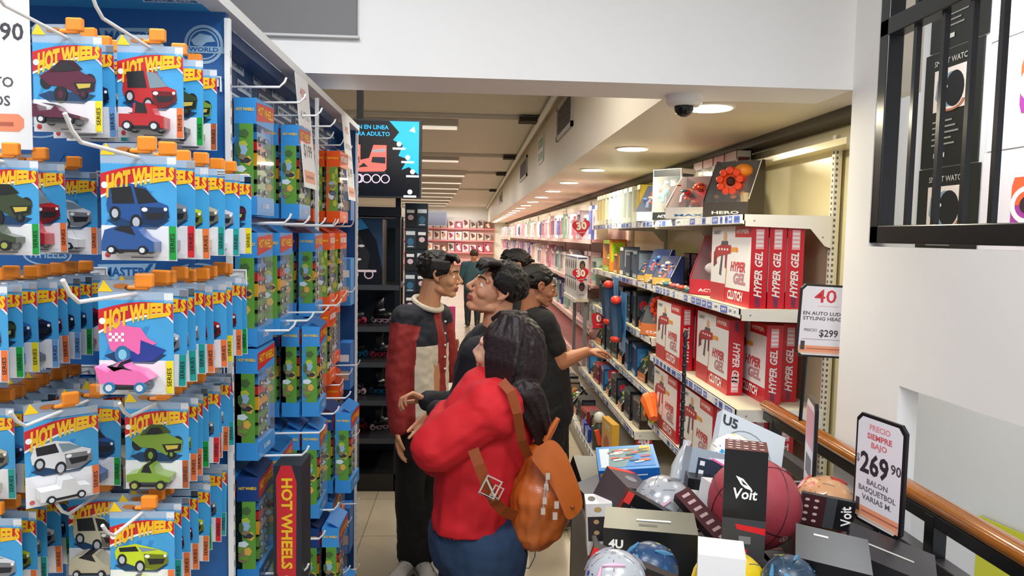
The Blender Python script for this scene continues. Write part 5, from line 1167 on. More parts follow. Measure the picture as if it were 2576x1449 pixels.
# ================================================================== PEOPLE
def capsule(m, p0, p1, r0, r1, M=None, n=14):
    p0, p1 = Vector(p0), Vector(p1); d = p1 - p0
    if d.length < 1e-5: m.sph(p0, r0, SKM, M, n, 8); return
    L = d.length; d.normalize(); a = d.orthogonal().normalized(); b = d.cross(a); v = []; f = []
    rings = [(-r0 * math.cos(t), r0 * math.sin(t)) for t in (.35, .8, 1.2)] + [(0, r0), (L * .5, (r0 + r1) / 2), (L, r1)] + [(L + r1 * math.cos(t), r1 * math.sin(t)) for t in (1.2, .8, .35)]
    for (h, r) in rings:
        for i in range(n): q = 2 * PI * i / n; v.append(tuple(p0 + d * h + (a * math.cos(q) + b * math.sin(q)) * r))
    for k in range(len(rings) - 1):
        for i in range(n): j = (i + 1) % n; f.append((k * n + i, k * n + j, (k + 1) * n + j, (k + 1) * n + i))
    f.append(tuple(reversed(range(n)))); f.append(tuple((len(rings) - 1) * n + i for i in range(n)))
    m.add(v, f, SKM, M)
SKM = C('ff00ff')
class Blob:
    def __init__(s): s.m = MB()
    def c(s, p0, p1, r0, r1=None, M=None): capsule(s.m, p0, p1, r0, r0 if r1 is None else r1, M); return s
    def chain(s, pts, rs, M=None):
        for i in range(len(pts) - 1): s.c(pts[i], pts[i + 1], rs[i], rs[i + 1], M)
        return s
    def e(s, c, r, M=None, n=20): s.m.sph(c, r, SKM, M, n, 12); return s
    def b(s, c, d, M=None): s.m.box(c, d, SKM, M); return s
    def build(s, name, mats, voxel, parent=None, smooth=3, matfn=None, disp=None, keep=None, cut=None):
        me = s.m.mesh('tmp'); o = bpy.data.objects.new('tmp', me); COL.objects.link(o)
        md = o.modifiers.new('r', 'REMESH'); md.mode = 'VOXEL'; md.voxel_size = voxel; md.use_smooth_shade = True
        if smooth: sm = o.modifiers.new('s', 'SMOOTH'); sm.factor = .5; sm.iterations = smooth
        dg = bpy.context.evaluated_depsgraph_get(); dg.update()
        nm = bpy.data.meshes.new_from_object(o.evaluated_get(dg)); bpy.data.objects.remove(o); bpy.data.meshes.remove(me)
        nm.name = name; nm.materials.clear()
        for q in mats: nm.materials.append(q)
        if disp:
            cos = [v.co.copy() for v in nm.vertices]; nor = [v.normal.copy() for v in nm.vertices]
            for v, c, n in zip(nm.vertices, cos, nor): v.co = c + n * disp(c, n)
        if cut is not None:
            bm = bmesh.new(); bm.from_mesh(nm); bmesh.ops.bisect_plane(bm, geom=bm.verts[:] + bm.edges[:] + bm.faces[:], plane_co=(0, 0, cut), plane_no=(0, 0, -1), clear_outer=True); bm.to_mesh(nm); bm.free()
        if keep:
            bm = bmesh.new(); bm.from_mesh(nm); bmesh.ops.delete(bm, geom=[v for v in bm.verts if not keep(v.co)], context='VERTS'); bm.to_mesh(nm); bm.free()
        if matfn:
            for p_ in nm.polygons: p_.material_index = matfn(p_.center)
        else:
            for p_ in nm.polygons: p_.material_index = 0
        nm.polygons.foreach_set('use_smooth', [True] * len(nm.polygons))
        ob = bpy.data.objects.new(name, nm); COL.objects.link(ob)
        if parent: ob.parent = parent
        return ob
def hbasis(c, f, u):
    f = Vector(f).normalized(); u = Vector(u); u = (u - f * u.dot(f)).normalized(); s_ = f.cross(u)     # x = right of the person
    return frame(c, s_, f, u)
def head(B, M, fem=False, k=1.0):
    M = M @ S(k)
    B.e((0, -.018, .035), (.073, .094, .083), M); B.e((0, .028, -.01), (.062, .062, .075), M)
    B.e((0, .035, -.055), (.05, .05, .055), M)
    B.c((-.042, .0, -.07), (-.012, .07, -.098), .018, .015, M); B.c((.042, .0, -.07), (.012, .07, -.098), .018, .015, M)
    B.e((0, .074, -.094), (.02, .018, .016), M)
    for s_ in (-1, 1):
        B.e((s_ * .04, .058, -.03), (.02, .024, .022), M); B.c((s_ * .014, .083, .024), (s_ * .05, .062, .022), .0095, .009, M)
        B.e((s_ * .0115, .100, -.034), (.0085, .010, .008), M)
        B.c((s_ * .020, .0795, -.0095), (s_ * .045, .071, -.010), .0048, .0042, M)      # lower lids
        B.c((s_ * .018, .081, .0085), (s_ * .046, .072, .0065), .0052, .0045, M)      # upper lids
        # ear: rim and lobe
        pts = [(s_ * .070, .012, .002), (s_ * .080, .004, .026), (s_ * .085, -.014, .028), (s_ * .085, -.024, .008), (s_ * .078, -.014, -.016), (s_ * .072, .0, -.026)]
        B.chain(pts, [.006, .006, .0065, .0065, .007, .007], M); B.e((s_ * .073, -.006, .0), (.007, .016, .022), M)
    B.chain([(0, .086, .022), (0, .098, -.002), (0, .113, -.026)], [.0085, .0085, .0115], M)
    B.c((0, .1, -.034), (0, .112, -.03), .007, .009, M)
    B.e((0, .078, -.058), (.026, .02, .02), M)
    B.c((-.020, .087, -.0605), (0, .0965, -.0585), .0045, .006, M); B.c((.020, .087, -.0605), (0, .0965, -.0585), .0045, .006, M)
    B.c((-.017, .087, -.070), (0, .0945, -.0715), .005, .0068, M); B.c((.017, .087, -.070), (0, .0945, -.0715), .005, .0068, M)
def face_parts(parent, M, brow, k=1.0, lash=False):
    M = M @ S(k)
    for s_ in (-1, 1):
        m = MB(); Me = M @ T(s_ * .0315, .0675, .000)
        m.sph((0, 0, 0), .0145, C('ece6e0', .15), Me, 20, 14)
        m.sph((s_ * -.000, .0085, 0), (.0068, .0066, .0068), C('2c1a12', .1), Me, 14, 10)
        m.build('eye', parent, True)
        m = MB(); pts = [(s_ * .012, .0945, .022), (s_ * .028, .0895, .029), (s_ * .044, .078, .028), (s_ * .055, .066, .021)]
        m.tube(pts, [.0022, .0036, .003, .0012], C(brow, .7), M, 6); m.build('eyebrow', parent, True)
def hand(B, w, d, nrm, thumb, curl=.4, k=1.0, spread=.06, fc=None):
    """wrist point, direction of the hand, palm normal, thumb side sign"""
    d = Vector(d).normalized(); n = Vector(nrm); n = (n - d * n.dot(d)).normalized(); s_ = d.cross(n) * thumb
    w = Vector(w); L = .085 * k
    for t in (-.024, -.008, .008, .024): B.c(w + s_ * t * .6 * k + d * .01, w + d * L + s_ * t * 1.15 * k, .0125 * k, .0105 * k)
    ln = [.062, .074, .07, .055]
    for i in range(4):
        off = (.030, .0105, -.0105, -.030)[i] * k
        p = w + d * L + s_ * off; a = 0; dd = (d + s_ * (spread * (1.5 - i))).normalized(); pts = [p]
        cu = (fc[i] if fc else curl) 
        for j, q in enumerate((.45, .32, .23)):
            a += cu * (1.0, 1.15, .8)[j]; v = dd * math.cos(a) + n * math.sin(a); p = p + v * ln[i] * k * q * 1.35; pts.append(p)
        B.chain(pts, [.0088 * k, .0083 * k, .0076 * k, .0066 * k])
    p = w + d * .022 * k + s_ * .026 * k; q1 = p + (d * .7 + s_ * .65 + n * .35).normalized() * .036 * k; q2 = q1 + (d * .95 + s_ * .15 + n * .45).normalized() * .032 * k; q3 = q2 + (d * .9 - s_ * .1 + n * .5).normalized() * .024 * k
    B.chain([p, q1, q2, q3], [.0135 * k, .0115 * k, .0095 * k, .0078 * k])
def person(label, J, skin, lips, k=1.0, voxel=.0048):
    """J holds joint positions in world space"""
    base = J['base']; t = thing('person', label, 'person', base); inv = Vector(base)
    Q = {a: (Vector(b) - inv if isinstance(b, Vector) and a not in ('f', 'u', 'bf') else b) for a, b in J.items()}
    B = Blob(); M = hbasis(Q['head'], Q['f'], Q['u']); head(B, M, k=k)
    hb = M @ Vector((0, -.035, -.045)) 
    B.c(hb, Q['neck'], .056 * k, .06 * k); 
    bf = Vector(Q['bf']).normalized(); side = bf.cross(Vector((0, 0, 1)))
    Mb = hbasis(Q['chest'], bf, Q['neck'] - Q['pelvis'])
    B.e((0, 0, 0), (.14 * k, .10 * k, .19 * k), Mb); B.c(Q['sR'], Q['sL'], .05 * k, .05 * k)
    B.c(Q['neck'] - Vector((0, 0, .02)), (Q['sR'] + Q['neck']) / 2, .05 * k, .048 * k); B.c(Q['neck'] - Vector((0, 0, .02)), (Q['sL'] + Q['neck']) / 2, .05 * k, .048 * k)
    B.c(Q['chest'], Q['pelvis'], .11 * k, .12 * k); B.c(Q['pelvis'] - side * .05, Q['pelvis'] + side * .05, .115 * k, .115 * k)
    for a in 'RL':
        B.chain([Q['s' + a], Q['e' + a], Q['w' + a]], [.047 * k * J.get('am', 1), .036 * k * J.get('am', 1), .025 * k * min(1.15, J.get('am', 1))])
        h = J['h' + a]; hand(B, Q['w' + a], h[0], h[1], h[2], h[3], k * .98, fc=h[4] if len(h) > 4 else None)
        B.chain([Q['hip' + a], Q['k' + a], Q['a' + a]], [.085 * k, .055 * k, .035 * k])
        fd = Vector(J['fd' + a]).normalized(); B.c(Q['a' + a] - Vector((0, 0, .03)), Q['a' + a] + fd * .13 - Vector((0, 0, .05)), .035, .028)
    Mi = M.inverted()
    def mf(c):
        l = Mi @ c / k
        return 1 if (abs(l.x) < .0235 and l.y > .0885 - abs(l.x) * .25 and -.0775 < l.z < -.0555) else 0
    B.build('body', [skin, lips], voxel, t, 2, mf)
    t['_'] = 1; del t['_']
    return t, Q, M
def fold(amp, sc, seed=0, st=(1, 1, .6)):
    o_ = Vector((seed * 3.1, seed * 1.7, seed))
    return lambda c, n: amp * (noise.noise(Vector((c.x * st[0], c.y * st[1], c.z * st[2])) * sc + o_) + .5 * noise.noise(c * sc * 2.3 + o_))
def shoe(parent, a, fd, c1, c2, c3):
    fd = Vector(fd).normalized(); z0 = 0
    M = frame((a.x, a.y, -parent.location.z + .0), fd.cross(Vector((0, 0, 1))), fd, (0, 0, 1))
    B = Blob(); B.e((0, -.04, .055), (.042, .06, .05), M); B.c((0, -.0, .055), (0, .13, .045), .042, .036, M); B.e((0, .14, .04), (.045, .06, .032), M); B.c((0, -.03, .06), (0, -.035, .10), .042, .042, M)
    o = B.build('shoe', [c1, c2], .005, parent, 2, lambda c: 1 if (M.inverted() @ c).z < .026 else 0, keep=lambda v: (M.inverted() @ v).z > .003)
    m = MB()
    for q in range(5): m.tube([(-.025, .03 + .022 * q, .09 - .006 * q), (.025, .04 + .022 * q, .09 - .006 * q)], .0035, c3, M, 5)
    m.tube([(-.047, -.03, .05), (-.05, .06, .04), (-.046, .13, .045)], .006, c3, M, 5); m.tube([(.047, -.03, .05), (.05, .06, .04), (.046, .13, .045)], .006, c3, M, 5)
    m.build('laces', o, True)
def clothes_torso(B, Q, k, g=.02, sleeves='long', hem=None, chest=(.165, .125), waist=.13):
    bf = Vector(Q['bf']).normalized(); side = bf.cross(Vector((0, 0, 1)))
    Mb = hbasis(Q['chest'], bf, Q['neck'] - Q['pelvis'])
    B.e((0, 0, -.01), (chest[0] * k, chest[1] * k, .22 * k), Mb); B.c(Q['sR'], Q['sL'], .068 * k)
    nk = Q['neck'] - Vector((0, 0, .035)); B.c(nk, Q['sR'], .062 * k, .066 * k); B.c(nk, Q['sL'], .062 * k, .066 * k)
    hm = Q['pelvis'] if hem is None else hem
    B.c(Q['chest'] - side * .05, hm - side * .055, waist * k * .95, waist * k); B.c(Q['chest'] + side * .05, hm + side * .055, waist * k * .95, waist * k)
    for a in 'RL':
        if sleeves == 'long': B.chain([Q['s' + a], Q['e' + a], Q['w' + a]], [(.066 + g * .3) * k, (.05 + g * .4) * k, (.036 + g * .35) * k])
        else: B.c(Q['s' + a], Q['s' + a].lerp(Q['e' + a], .62), .070 * k, .062 * k)
def trousers(t, Q, k, m_, r=(.105, .08, .062), amp=.006, seed=1, top=.06):
    B = Blob(); bf = Vector(Q['bf']).normalized(); side = bf.cross(Vector((0, 0, 1)))
    B.c(Q['pelvis'] - side * .05 + Vector((0, 0, top - .05)), Q['pelvis'] + side * .05 + Vector((0, 0, top - .05)), (.03 + r[0]) * k)
    for a in 'RL': B.chain([Q['hip' + a], Q['k' + a], Q['a' + a]], [r[0] * k * 1.1, r[1] * k, r[2] * k])
    return B.build('trousers', [m_], .009, t, 3, None, fold(amp, 16, seed))
def skinm(n, h): 
    m = mat(n, h, .48, var=.08, scale=60, bump=.02, spec=.4)
    b = m.node_tree.nodes['Principled BSDF']; b.inputs['Subsurface Weight'].default_value = .12; b.inputs['Subsurface Radius'].default_value = (.02, .008, .005); b.inputs['Subsurface Scale'].default_value = .3
    return m
HAIRM = mat('black_hair', '15110f', .55, var=.3, scale=90, bump=.4, spec=.3)
def tuft_hair(t, M, k, seed, style, mt=HAIRM, name='hair'):
    r2 = random.Random(seed); M = M @ S(k); B = Blob()
    B.e((0, -.026, .042), (.0795, .096, .083), M)
    n_ = 420
    for i in range(n_):
        # point on the cranium
        th = r2.uniform(0, 2 * PI); ph = r2.uniform(-.35, 1.55)
        d = Vector((math.cos(th) * math.cos(ph), math.sin(th) * math.cos(ph), math.sin(ph)))
        p = Vector((d.x * .078, -.022 + d.y * .096, .038 + d.z * .086))
        if p.y > .045 and p.z < (.078 if style != 'long' else .09): continue
        if abs(p.x) > .05 and -.018 < p.y < .06 and p.z < .035: continue
        if p.z < -.045: continue
        up = max(0, d.z)
        if p.z < .0 and p.y > -.035: continue
        if style == 'crop': v = Vector((r2.uniform(-.3, .3), .55 if p.y > .0 else -.2, -.25 if p.z < .07 else .25)); L = r2.uniform(.010, .020) if p.z > .05 else .007; rr = .0058
        elif style == 'curly': v = Vector((r2.uniform(-1, 1), r2.uniform(-.2, 1), r2.uniform(-.6, .8))); L = r2.uniform(.010, .022) if p.z > .03 else .010; rr = .0085
        elif style == 'bun': v = Vector((0, -1, -.15)); L = .03; rr = .006
        else: v = Vector((0, -.3, -1)); L = .03; rr = .007
        v = (v + d * .3 * (1 - up)).normalized(); v = (v - d * .5 * up * max(0, v.dot(d))).normalized(); L *= 1 - .35 * up; q = p - d * .004 + v * L; q2 = q + (v + Vector((0, .3 if style == 'curly' else 0, -.6))).normalized() * L * .7
        B.chain([p, q, q2], [rr, rr * .8, rr * .35], M)
    if style == 'curly':
        for i in range(16):
            x = -.06 + .12 * i / 15; B.chain([(x, .05, .1), (x + r2.uniform(-.01, .01), .088, .09), (x + r2.uniform(-.012, .012), .098 + r2.uniform(-.005, .008), .06 + r2.uniform(-.012, .01))], [.013, .011, .004], M)
        for s_ in (-1, 1):
            for q in range(7): B.chain([(s_ * .078, .04 - .012 * q, .07), (s_ * .085, .045 - .012 * q, .04), (s_ * .082, .04 - .014 * q, .02 - .004 * q)], [.012, .01, .006], M)
    if style == 'crop':
        for i in range(18):
            x = -.06 + .12 * i / 17; B.chain([(x, .04, .105), (x + .006, .075, .1), (x + r2.uniform(-.005, .012), .092, .078 + r2.uniform(-.01, .006))], [.012, .010, .004], M)
        for s_ in (-1, 1):
            for q in range(8): B.chain([(s_ * .076, .05 - .012 * q, .07), (s_ * .081, .048 - .012 * q, .035), (s_ * .079, .042 - .013 * q, .012 - .004 * q)], [.010, .009, .004], M)
    if style == 'bun': B.e((0, -.125, .045), (.035, .03, .035), M); [B.c((s_ * .07, .02, .05), (s_ * .05, -.09, .045), .014, .02, M) for s_ in (-1, 1)]; B.c((-.05, .07, .085), (.05, .07, .085), .012, .012, M)
    return B.build(name, [mt], .004, t, 2)

LIPM = C('9a5048', .4)
# ---------- the boy in the red, navy and cream shirt
d = 3.75
J = dict(base=Vector((P(1060, 1400, d).x, d, 0)), head=P(1107, 692, d), f=Vector((1, -.08, -.06)), u=Vector((-.02, 0, 1)), neck=P(1076, 775, d), bf=Vector((.80, -.60, 0)),
         chest=P(1060, 865, d), pelvis=P(1056, 1055, d), sR=P(1019, 800, d - .08), sL=P(1104, 795, d + .14), eR=P(997, 945, d - .14), wR=P(1000, 1078, d - .17), eL=P(1132, 935, d + .18), wL=P(1128, 893, d + .30),
         hR=(Vector((.02, 0, -1)), Vector((1, 0, 0)), 1, .25), hL=(Vector((0, 0, 1)), Vector((0, -1, 0)), 1, .5),
         hipR=P(1040, 1075, d - .06), hipL=P(1075, 1075, d + .08), kR=P(1030, 1240, d - .07), kL=P(1078, 1240, d + .05), fdR=Vector((-.35, -.9, 0)), fdL=Vector((.3, -.95, 0)))
J['aR'] = P(1032, 1385, d - .02); J['aL'] = P(1060, 1405, d - .03); J['aR'].z = J['aL'].z = .09
SK1 = skinm('skin_light_brown', 'c08a64'); SK2 = skinm('skin_brown', 'c8906e'); SK3 = skinm('skin_deep_brown', 'a87050')
t, Q, M = person('boy with black hair in a red, navy and cream collared shirt, facing right', J, SK1, LIPM, .97)
face_parts(t, M, '140e0c', .97); tuft_hair(t, M, .985, 3, 'crop')
RDC, NVC, CRC = mat('brick_red_cloth', '8e2220', .75, var=.1, scale=200), mat('navy_cloth', '10131f', .8), mat('cream_cloth', 'cfc3ae', .8, var=.05, scale=200)
B = Blob(); clothes_torso(B, Q, 1.0, chest=(.155, .115), waist=.115, hem=Q['pelvis'] + Vector((0, 0, .01)))
side = Vector(Q['bf']).normalized().cross(Vector((0, 0, 1))); zsp = P(1060, 862, d).z; bfn = Vector(Q['bf']).normalized()
def shirt(c):
    for a in 'RL':
        for p0, p1 in ((Q['s' + a], Q['e' + a]), (Q['e' + a], Q['w' + a])):
            ab = p1 - p0; tt = max(0, min(1, (c - p0).dot(ab) / ab.length_squared)); 
            if (c - p0 - ab * tt).length < .088 and (tt > .12 or p0 is Q['e' + a]): return 0
    lat = (c - Q['chest']).dot(side); fr = (c - Q['chest']).dot(bfn)
    if fr > .02 and -.10 < lat < -.0: return 0 if lat > -.07 else (1 if c.z > zsp else 2)
    return 1 if c.z > zsp else 2
B.build('shirt', [RDC, NVC, CRC], .006, t, 2, shirt, fold(.007, 14, 2), cut=Q['pelvis'].z - .05)
m = MB(); Mn = hbasis(Q['neck'] + Vector((0, 0, .012)), Q['bf'], (-.1, .05, 1)); m.tube([(math.cos(a) * .07, math.sin(a) * .07 - .0, .012 - .03 * math.sin(a)) for a in [2 * PI * i / 24 for i in range(25)]], .014, CRC, Mn, 8); m.build('collar', t, True)
m = MB()
for q in range(5): pz = Q['chest'] + bfn * .118 + side * -.045 + Vector((0, 0, .12 - .06 * q)); m.sph(pz, .006, WHITE, None, 8, 6)
m.build('button', t)
trousers(t, Q, 1.0, mat('black_trouser_cloth', '0d0d0f', .85), (.085, .075, .064), .007, 4)
shoe(t, Q['aR'], J['fdR'], C('b9b4ac', .6), C('e2dcd2', .6), C('7a7670')); shoe(t, Q['aL'], J['fdL'], C('b0aca6', .6), C('dcd6cc', .6), C('6a6864'))
m = MB(); m.bb((-.03, -.025, -.12), (.03, .025, .12), C('d0487c', .35)); M_ = face_cam(0, -.026, 0); m.ell(0, .03, .014, .02, C('f0c0d0'), M_); m.rect(-.02, -.08, .02, -.04, C('8ac040'), M_); m.text('GEL', .02, WHITE, M_, 0, -.01, .0004, .02, rot=PI / 2)
o = m.build('pink_pack'); p = P(1131, 838, d + .33); o.location = p + Vector((0, 0, .03)); o['label'] = 'narrow pink toy pack showing past the front of the boy'; o['category'] = 'toy pack'

# ---------- the man in the dark jacket looking up
d = 3.02
fM = Vector((-1, -.28, .42)); uM = Vector((.42, 0, 1))
J = dict(base=Vector((P(1240, 1400, d).x, d, 0)), head=P(1248, 730, d), f=fM, u=uM, neck=P(1247, 842, d + .02), bf=Vector((-.9, -.35, 0)),
         chest=P(1225, 940, d + .04), pelvis=P(1215, 1130, d + .1), sR=P(1240, 880, d + .20), sL=P(1205, 895, d - .15), eR=P(1150, 1020, d + .26), wR=P(1078, 1010, d + .20), eL=P(1160, 1040, d - .12), wL=P(1098, 1035, d + .02),
         hR=(Vector((-.75, -.15, .35)), Vector((.2, -.3, -1)), -1, .8), hL=(Vector((-.4, .1, -.5)), Vector((-.2, -1, 0)), -1, .5),
         hipR=P(1200, 1150, d + .2), hipL=P(1215, 1150, d + .03), fdR=Vector((.15, -1, 0)), fdL=Vector((-.9, -.4, 0)))
J['aR'] = P(1142, 1420, 3.80); J['aR'].z = .09; J['kR'] = (J['hipR'] + J['aR']) / 2 + Vector((-.06, -.03, 0)); J['aL'] = Vector((J['hipL'].x, d + .05, .09)); J['kL'] = (J['hipL'] + J['aL']) / 2 + Vector((-.04, -.02, 0))
t, Q, M = person('man with curly black hair in a dark navy jacket, looking up to the left', J, SK2, LIPM, 1.02, .004)
face_parts(t, M, '120c0a', 1.02); tuft_hair(t, M, 1.03, 8, 'curly')
NJ = mat('dark_navy_jacket_cloth', '0b0e17', .8)
B = Blob(); clothes_torso(B, Q, 1.06, chest=(.16, .125), waist=.125, hem=Q['pelvis'] + Vector((0, 0, .0))); B.build('jacket', [NJ], .007, t, 2, None, fold(.007, 12, 5))
Mn = hbasis(Q['neck'] + Vector((0, 0, .0)), Q['bf'], (.25, 0, 1)); m = MB(); m.tube([(math.cos(a) * .078, math.sin(a) * .075, .02 - .035 * math.sin(a)) for a in [PI * .62 + 1.76 * PI * i / 20 for i in range(21)]], .017, NJ, Mn, 8); m.build('collar', t, True)
m = MB(); a_ = P(1176, 893, d - .14) - Vector(t.location); m.poly([(0, 0), (.03, .075), (.045, .07), (.022, -.005)], WHITE, face_cam(*a_)); m.poly([(.02, -.008), (.04, .03), (.046, .028), (.03, -.01)], C('b83028'), face_cam(*a_), .001); m.bb((.0, .001, .0), (.002, .002, .002), WHITE, T(*a_)); m.build('shirt_front', t)
trousers(t, Q, 1.0, mat('black_trouser_cloth', '0d0d0f', .85), (.1, .075, .06), .007, 6)
shoe(t, Q['aR'], J['fdR'], C('d8d4ce', .6), C('c83028', .6), C('e8e4e0')); shoe(t, Q['aL'], J['fdL'], C('d8d4ce', .6), C('e8e4e0', .6), C('c83028'))

# ---------- the woman in the black T-shirt reaching to the shelf
d = 4.3
J = dict(am=1.45, base=Vector((P(1370, 1300, d).x, d, 0)), head=P(1357, 720, d), f=Vector((.95, .1, -.22)), u=Vector((.12, 0, 1)), neck=P(1334, 783, d), bf=Vector((.9, .35, 0)),
         chest=P(1352, 868, d), pelvis=P(1368, 1030, d), sR=P(1368, 812, d - .13), sL=P(1348, 808, d + .17), eR=P(1408, 912, d - .13), wR=P(1476, 884, d - .02), eL=P(1420, 900, d + .22), wL=P(1470, 890, d + .22),
         hR=(Vector((1, .2, .05)), Vector((0, .1, -1)), -1, .35), hL=(Vector((1, .2, .1)), Vector((0, .1, -1)), 1, .3),
         hipR=P(1370, 1045, d - .06), hipL=P(1378, 1045, d + .1), fdR=Vector((.9, .3, 0)), fdL=Vector((.9, .3, 0)))
J['aR'] = Vector((J['hipR'].x, d - .06, .09)); J['kR'] = (J['hipR'] + J['aR']) / 2 + Vector((.02, 0, 0)); J['aL'] = Vector((J['hipL'].x + .05, d + .1, .09)); J['kL'] = (J['hipL'] + J['aL']) / 2 + Vector((.02, 0, 0))
t, Q, M = person('woman with tied back black hair in a black T-shirt, reaching to the toy shelf', J, SK3, LIPM, .97, .0048)
face_parts(t, M, '140e0c', .97); tuft_hair(t, M, 1.0, 12, 'bun')
B = Blob(); clothes_torso(B, Q, 1.12, sleeves='short', chest=(.16, .13), waist=.135, hem=Q['pelvis'] + Vector((0, 0, .02))); B.build('t_shirt', [mat('black_cotton', '0a0a0b', .85)], .007, t, 2, None, fold(.006, 13, 9))
trousers(t, Q, 1.05, mat('black_trouser_cloth', '0d0d0f', .85), (.12, .085, .06), .006, 11)
for a in 'RL': shoe(t, Q['a' + a], J['fd' + a], C('2a2a2c'), C('c8c4be'), C('3a3a3c'))
# ---------- the woman behind with black hair looking down
d = 5.3
J = dict(base=Vector((P(1310, 1300, d).x, d, 0)), head=P(1306, 672, d), f=Vector((.95, -.15, -.45)), u=Vector((.4, 0, 1)), neck=P(1288, 732, d), bf=Vector((.9, -.2, 0)),
         chest=P(1298, 800, d), pelvis=P(1300, 935, d), sR=P(1296, 752, d - .18), sL=P(1292, 752, d + .17), eR=P(1300, 850, d - .2), wR=P(1340, 880, d - .2), eL=P(1300, 850, d + .2), wL=P(1340, 880, d + .2),
         hR=(Vector((1, 0, 0)), Vector((0, 0, -1)), -1, .35), hL=(Vector((1, 0, 0)), Vector((0, 0, -1)), 1, .3),
         hipR=P(1300, 950, d - .08), hipL=P(1300, 950, d + .08), fdR=Vector((1, 0, 0)), fdL=Vector((1, 0, 0)))
for a in 'RL': J['a' + a] = Vector((J['hip' + a].x, J['hip' + a].y, .09)); J['k' + a] = (J['hip' + a] + J['a' + a]) / 2 + Vector((.02, 0, 0))
t, Q, M = person('woman with sleek black hair bending her head behind the man, pearl earring', J, SK3, LIPM, .97, .006)
face_parts(t, M, '140e0c', .97); tuft_hair(t, M, 1.0, 14, 'bun')
m = MB(); m.sph((.079, .0, -.036), .007, C('f0ece4', .2), M, 10, 8); m.build('earring', t, True)
B = Blob(); clothes_torso(B, Q, 1.0, waist=.115); B.build('jacket', [mat('charcoal_cloth', '1c1c22', .8)], .009, t, 2)
trousers(t, Q, 1.0, mat('black_trouser_cloth', '0d0d0f', .85))
for a in 'RL': shoe(t, Q['a' + a], J['fd' + a], C('2a2a2c'), C('c8c4be'), C('3a3a3c'))
# ---------- the far person in the teal top
d = 14.0
cx = P(1191, 640, d).x
V3 = lambda x, y, z: Vector((cx + x, d + y, z))
J = dict(base=V3(0, 0, 0), head=P(1193, 642, d), f=Vector((.1, 1, -.1)), u=Vector((0, 0, 1)), neck=V3(0, -.01, 1.24), bf=Vector((.1, 1, 0)), chest=V3(0, 0, 1.05), pelvis=V3(0, 0, .75),
         sR=V3(.17, 0, 1.18), sL=V3(-.17, 0, 1.18), eR=V3(.22, .03, .95), wR=V3(.2, .2, .82), eL=V3(-.22, .03, .95), wL=V3(-.2, .2, .82), hR=(Vector((0, 1, 0)), Vector((0, 0, -1)), -1, .3), hL=(Vector((0, 1, 0)), Vector((0, 0, -1)), 1, .3),
         hipR=V3(.08, 0, .72), hipL=V3(-.08, 0, .72), kR=V3(.09, .01, .4), kL=V3(-.09, .01, .4), aR=V3(.09, 0, .09), aL=V3(-.09, 0, .09), fdR=Vector((.1, 1, 0)), fdL=Vector((-.1, 1, 0)))
t, Q, M = person('distant person in a teal top seen from behind down the aisle', J, SK1, LIPM, .88, .008)
tuft_hair(t, M, .92, 5, 'crop', mat('brown_hair', '4a2c1e', .5, bump=.3, scale=90))
B = Blob(); clothes_torso(B, Q, .95, chest=(.17, .12)); B.build('top', [mat('teal_cloth', '3a5a66', .8)], .012, t, 2)
trousers(t, Q, .9, mat('slate_trouser_cloth', '2a3440', .85), (.1, .08, .06))
for a in 'RL': shoe(t, Q['a' + a], J['fd' + a], C('2a2a2c'), C('c8c4be'), C('3a3a3c'))

# ---------- the woman in the red sweatshirt
d = 2.22
J = dict(base=Vector((P(1230, 1400, d).x, d, 0)), head=P(1273, 886, d), f=Vector((-.80, .58, .14)), u=Vector((.10, -.02, 1)), neck=P(1283, 968, d + .01), bf=Vector((-.88, .46, 0)),
         chest=P(1228, 1085, d), pelvis=P(1212, 1350, d + .02), sR=P(1215, 1015, d + .20), sL=P(1235, 1030, d - .15), eL=P(1098, 1128, d - .16), wL=P(1128, 1045, d + .02), eR=P(1110, 1150, d + .2), wR=P(1185, 1150, d + .1),
         hR=(Vector((1, -.2, -.1)), Vector((0, 0, 1)), 1, .3), hL=(Vector((.5, .75, .55)), Vector((.6, .2, -.6)), -1, .35),
         hipR=P(1195, 1380, d + .11), hipL=P(1225, 1380, d - .07), fdR=Vector((-.9, .4, 0)), fdL=Vector((-.9, .4, 0)))
for a in 'RL': J['a' + a] = Vector((J['hip' + a].x, J['hip' + a].y, .09)); J['k' + a] = (J['hip' + a] + J['a' + a]) / 2 + Vector((-.02, .01, 0))
SK4 = skinm('skin_fair', 'd4a488')
t, Q, M = person('woman with long dark hair in a red sweatshirt and jeans, orange backpack on', J, SK4, LIPM, .97, .0045)
REDW = t
face_parts(t, M, '2a1a16', .97)
RS = mat('red_sweatshirt_cloth', 'c4101c', .8, var=.06, scale=300, bump=.05)
bf = Vector(Q['bf']).normalized(); side = bf.cross(Vector((0, 0, 1)))
B = Blob(); hemp = P(1205, 1290, d) - J['base']
Mb = hbasis(Q['chest'], bf, Q['neck'] - Q['pelvis'])
B.e((0, .0, .0), (.185, .142, .20), Mb); nk = Q['neck'] - Vector((0, 0, .03)); B.c(nk, Q['sR'], .07, .085); B.c(nk, Q['sL'], .07, .088); B.c(Q['sR'], Q['sL'], .085)
for s_ in (-1, 1): B.c(Q['chest'] + side * .06 * s_, hemp + side * .06 * s_, .128, .120)
B.chain([Q['sL'], Q['eL'], Q['wL']], [.082, .072, .052]); B.chain([Q['sR'], Q['eR'], Q['wR']], [.08, .07, .05])
zc = hemp.z - .07
def dsp(c, n): 
    a = .009 * (noise.noise(Vector((c.x, c.y, c.z * .55)) * 11) + .6 * noise.noise(c * 22)); 
    if c.z < zc + .055: a = a * .4 - .012 + .0025 * math.sin(math.atan2(c.y - hemp.y, c.x - hemp.x) * 70)
    return a
B.build('sweatshirt', [RS], .0055, t, 2, None, dsp, cut=zc)
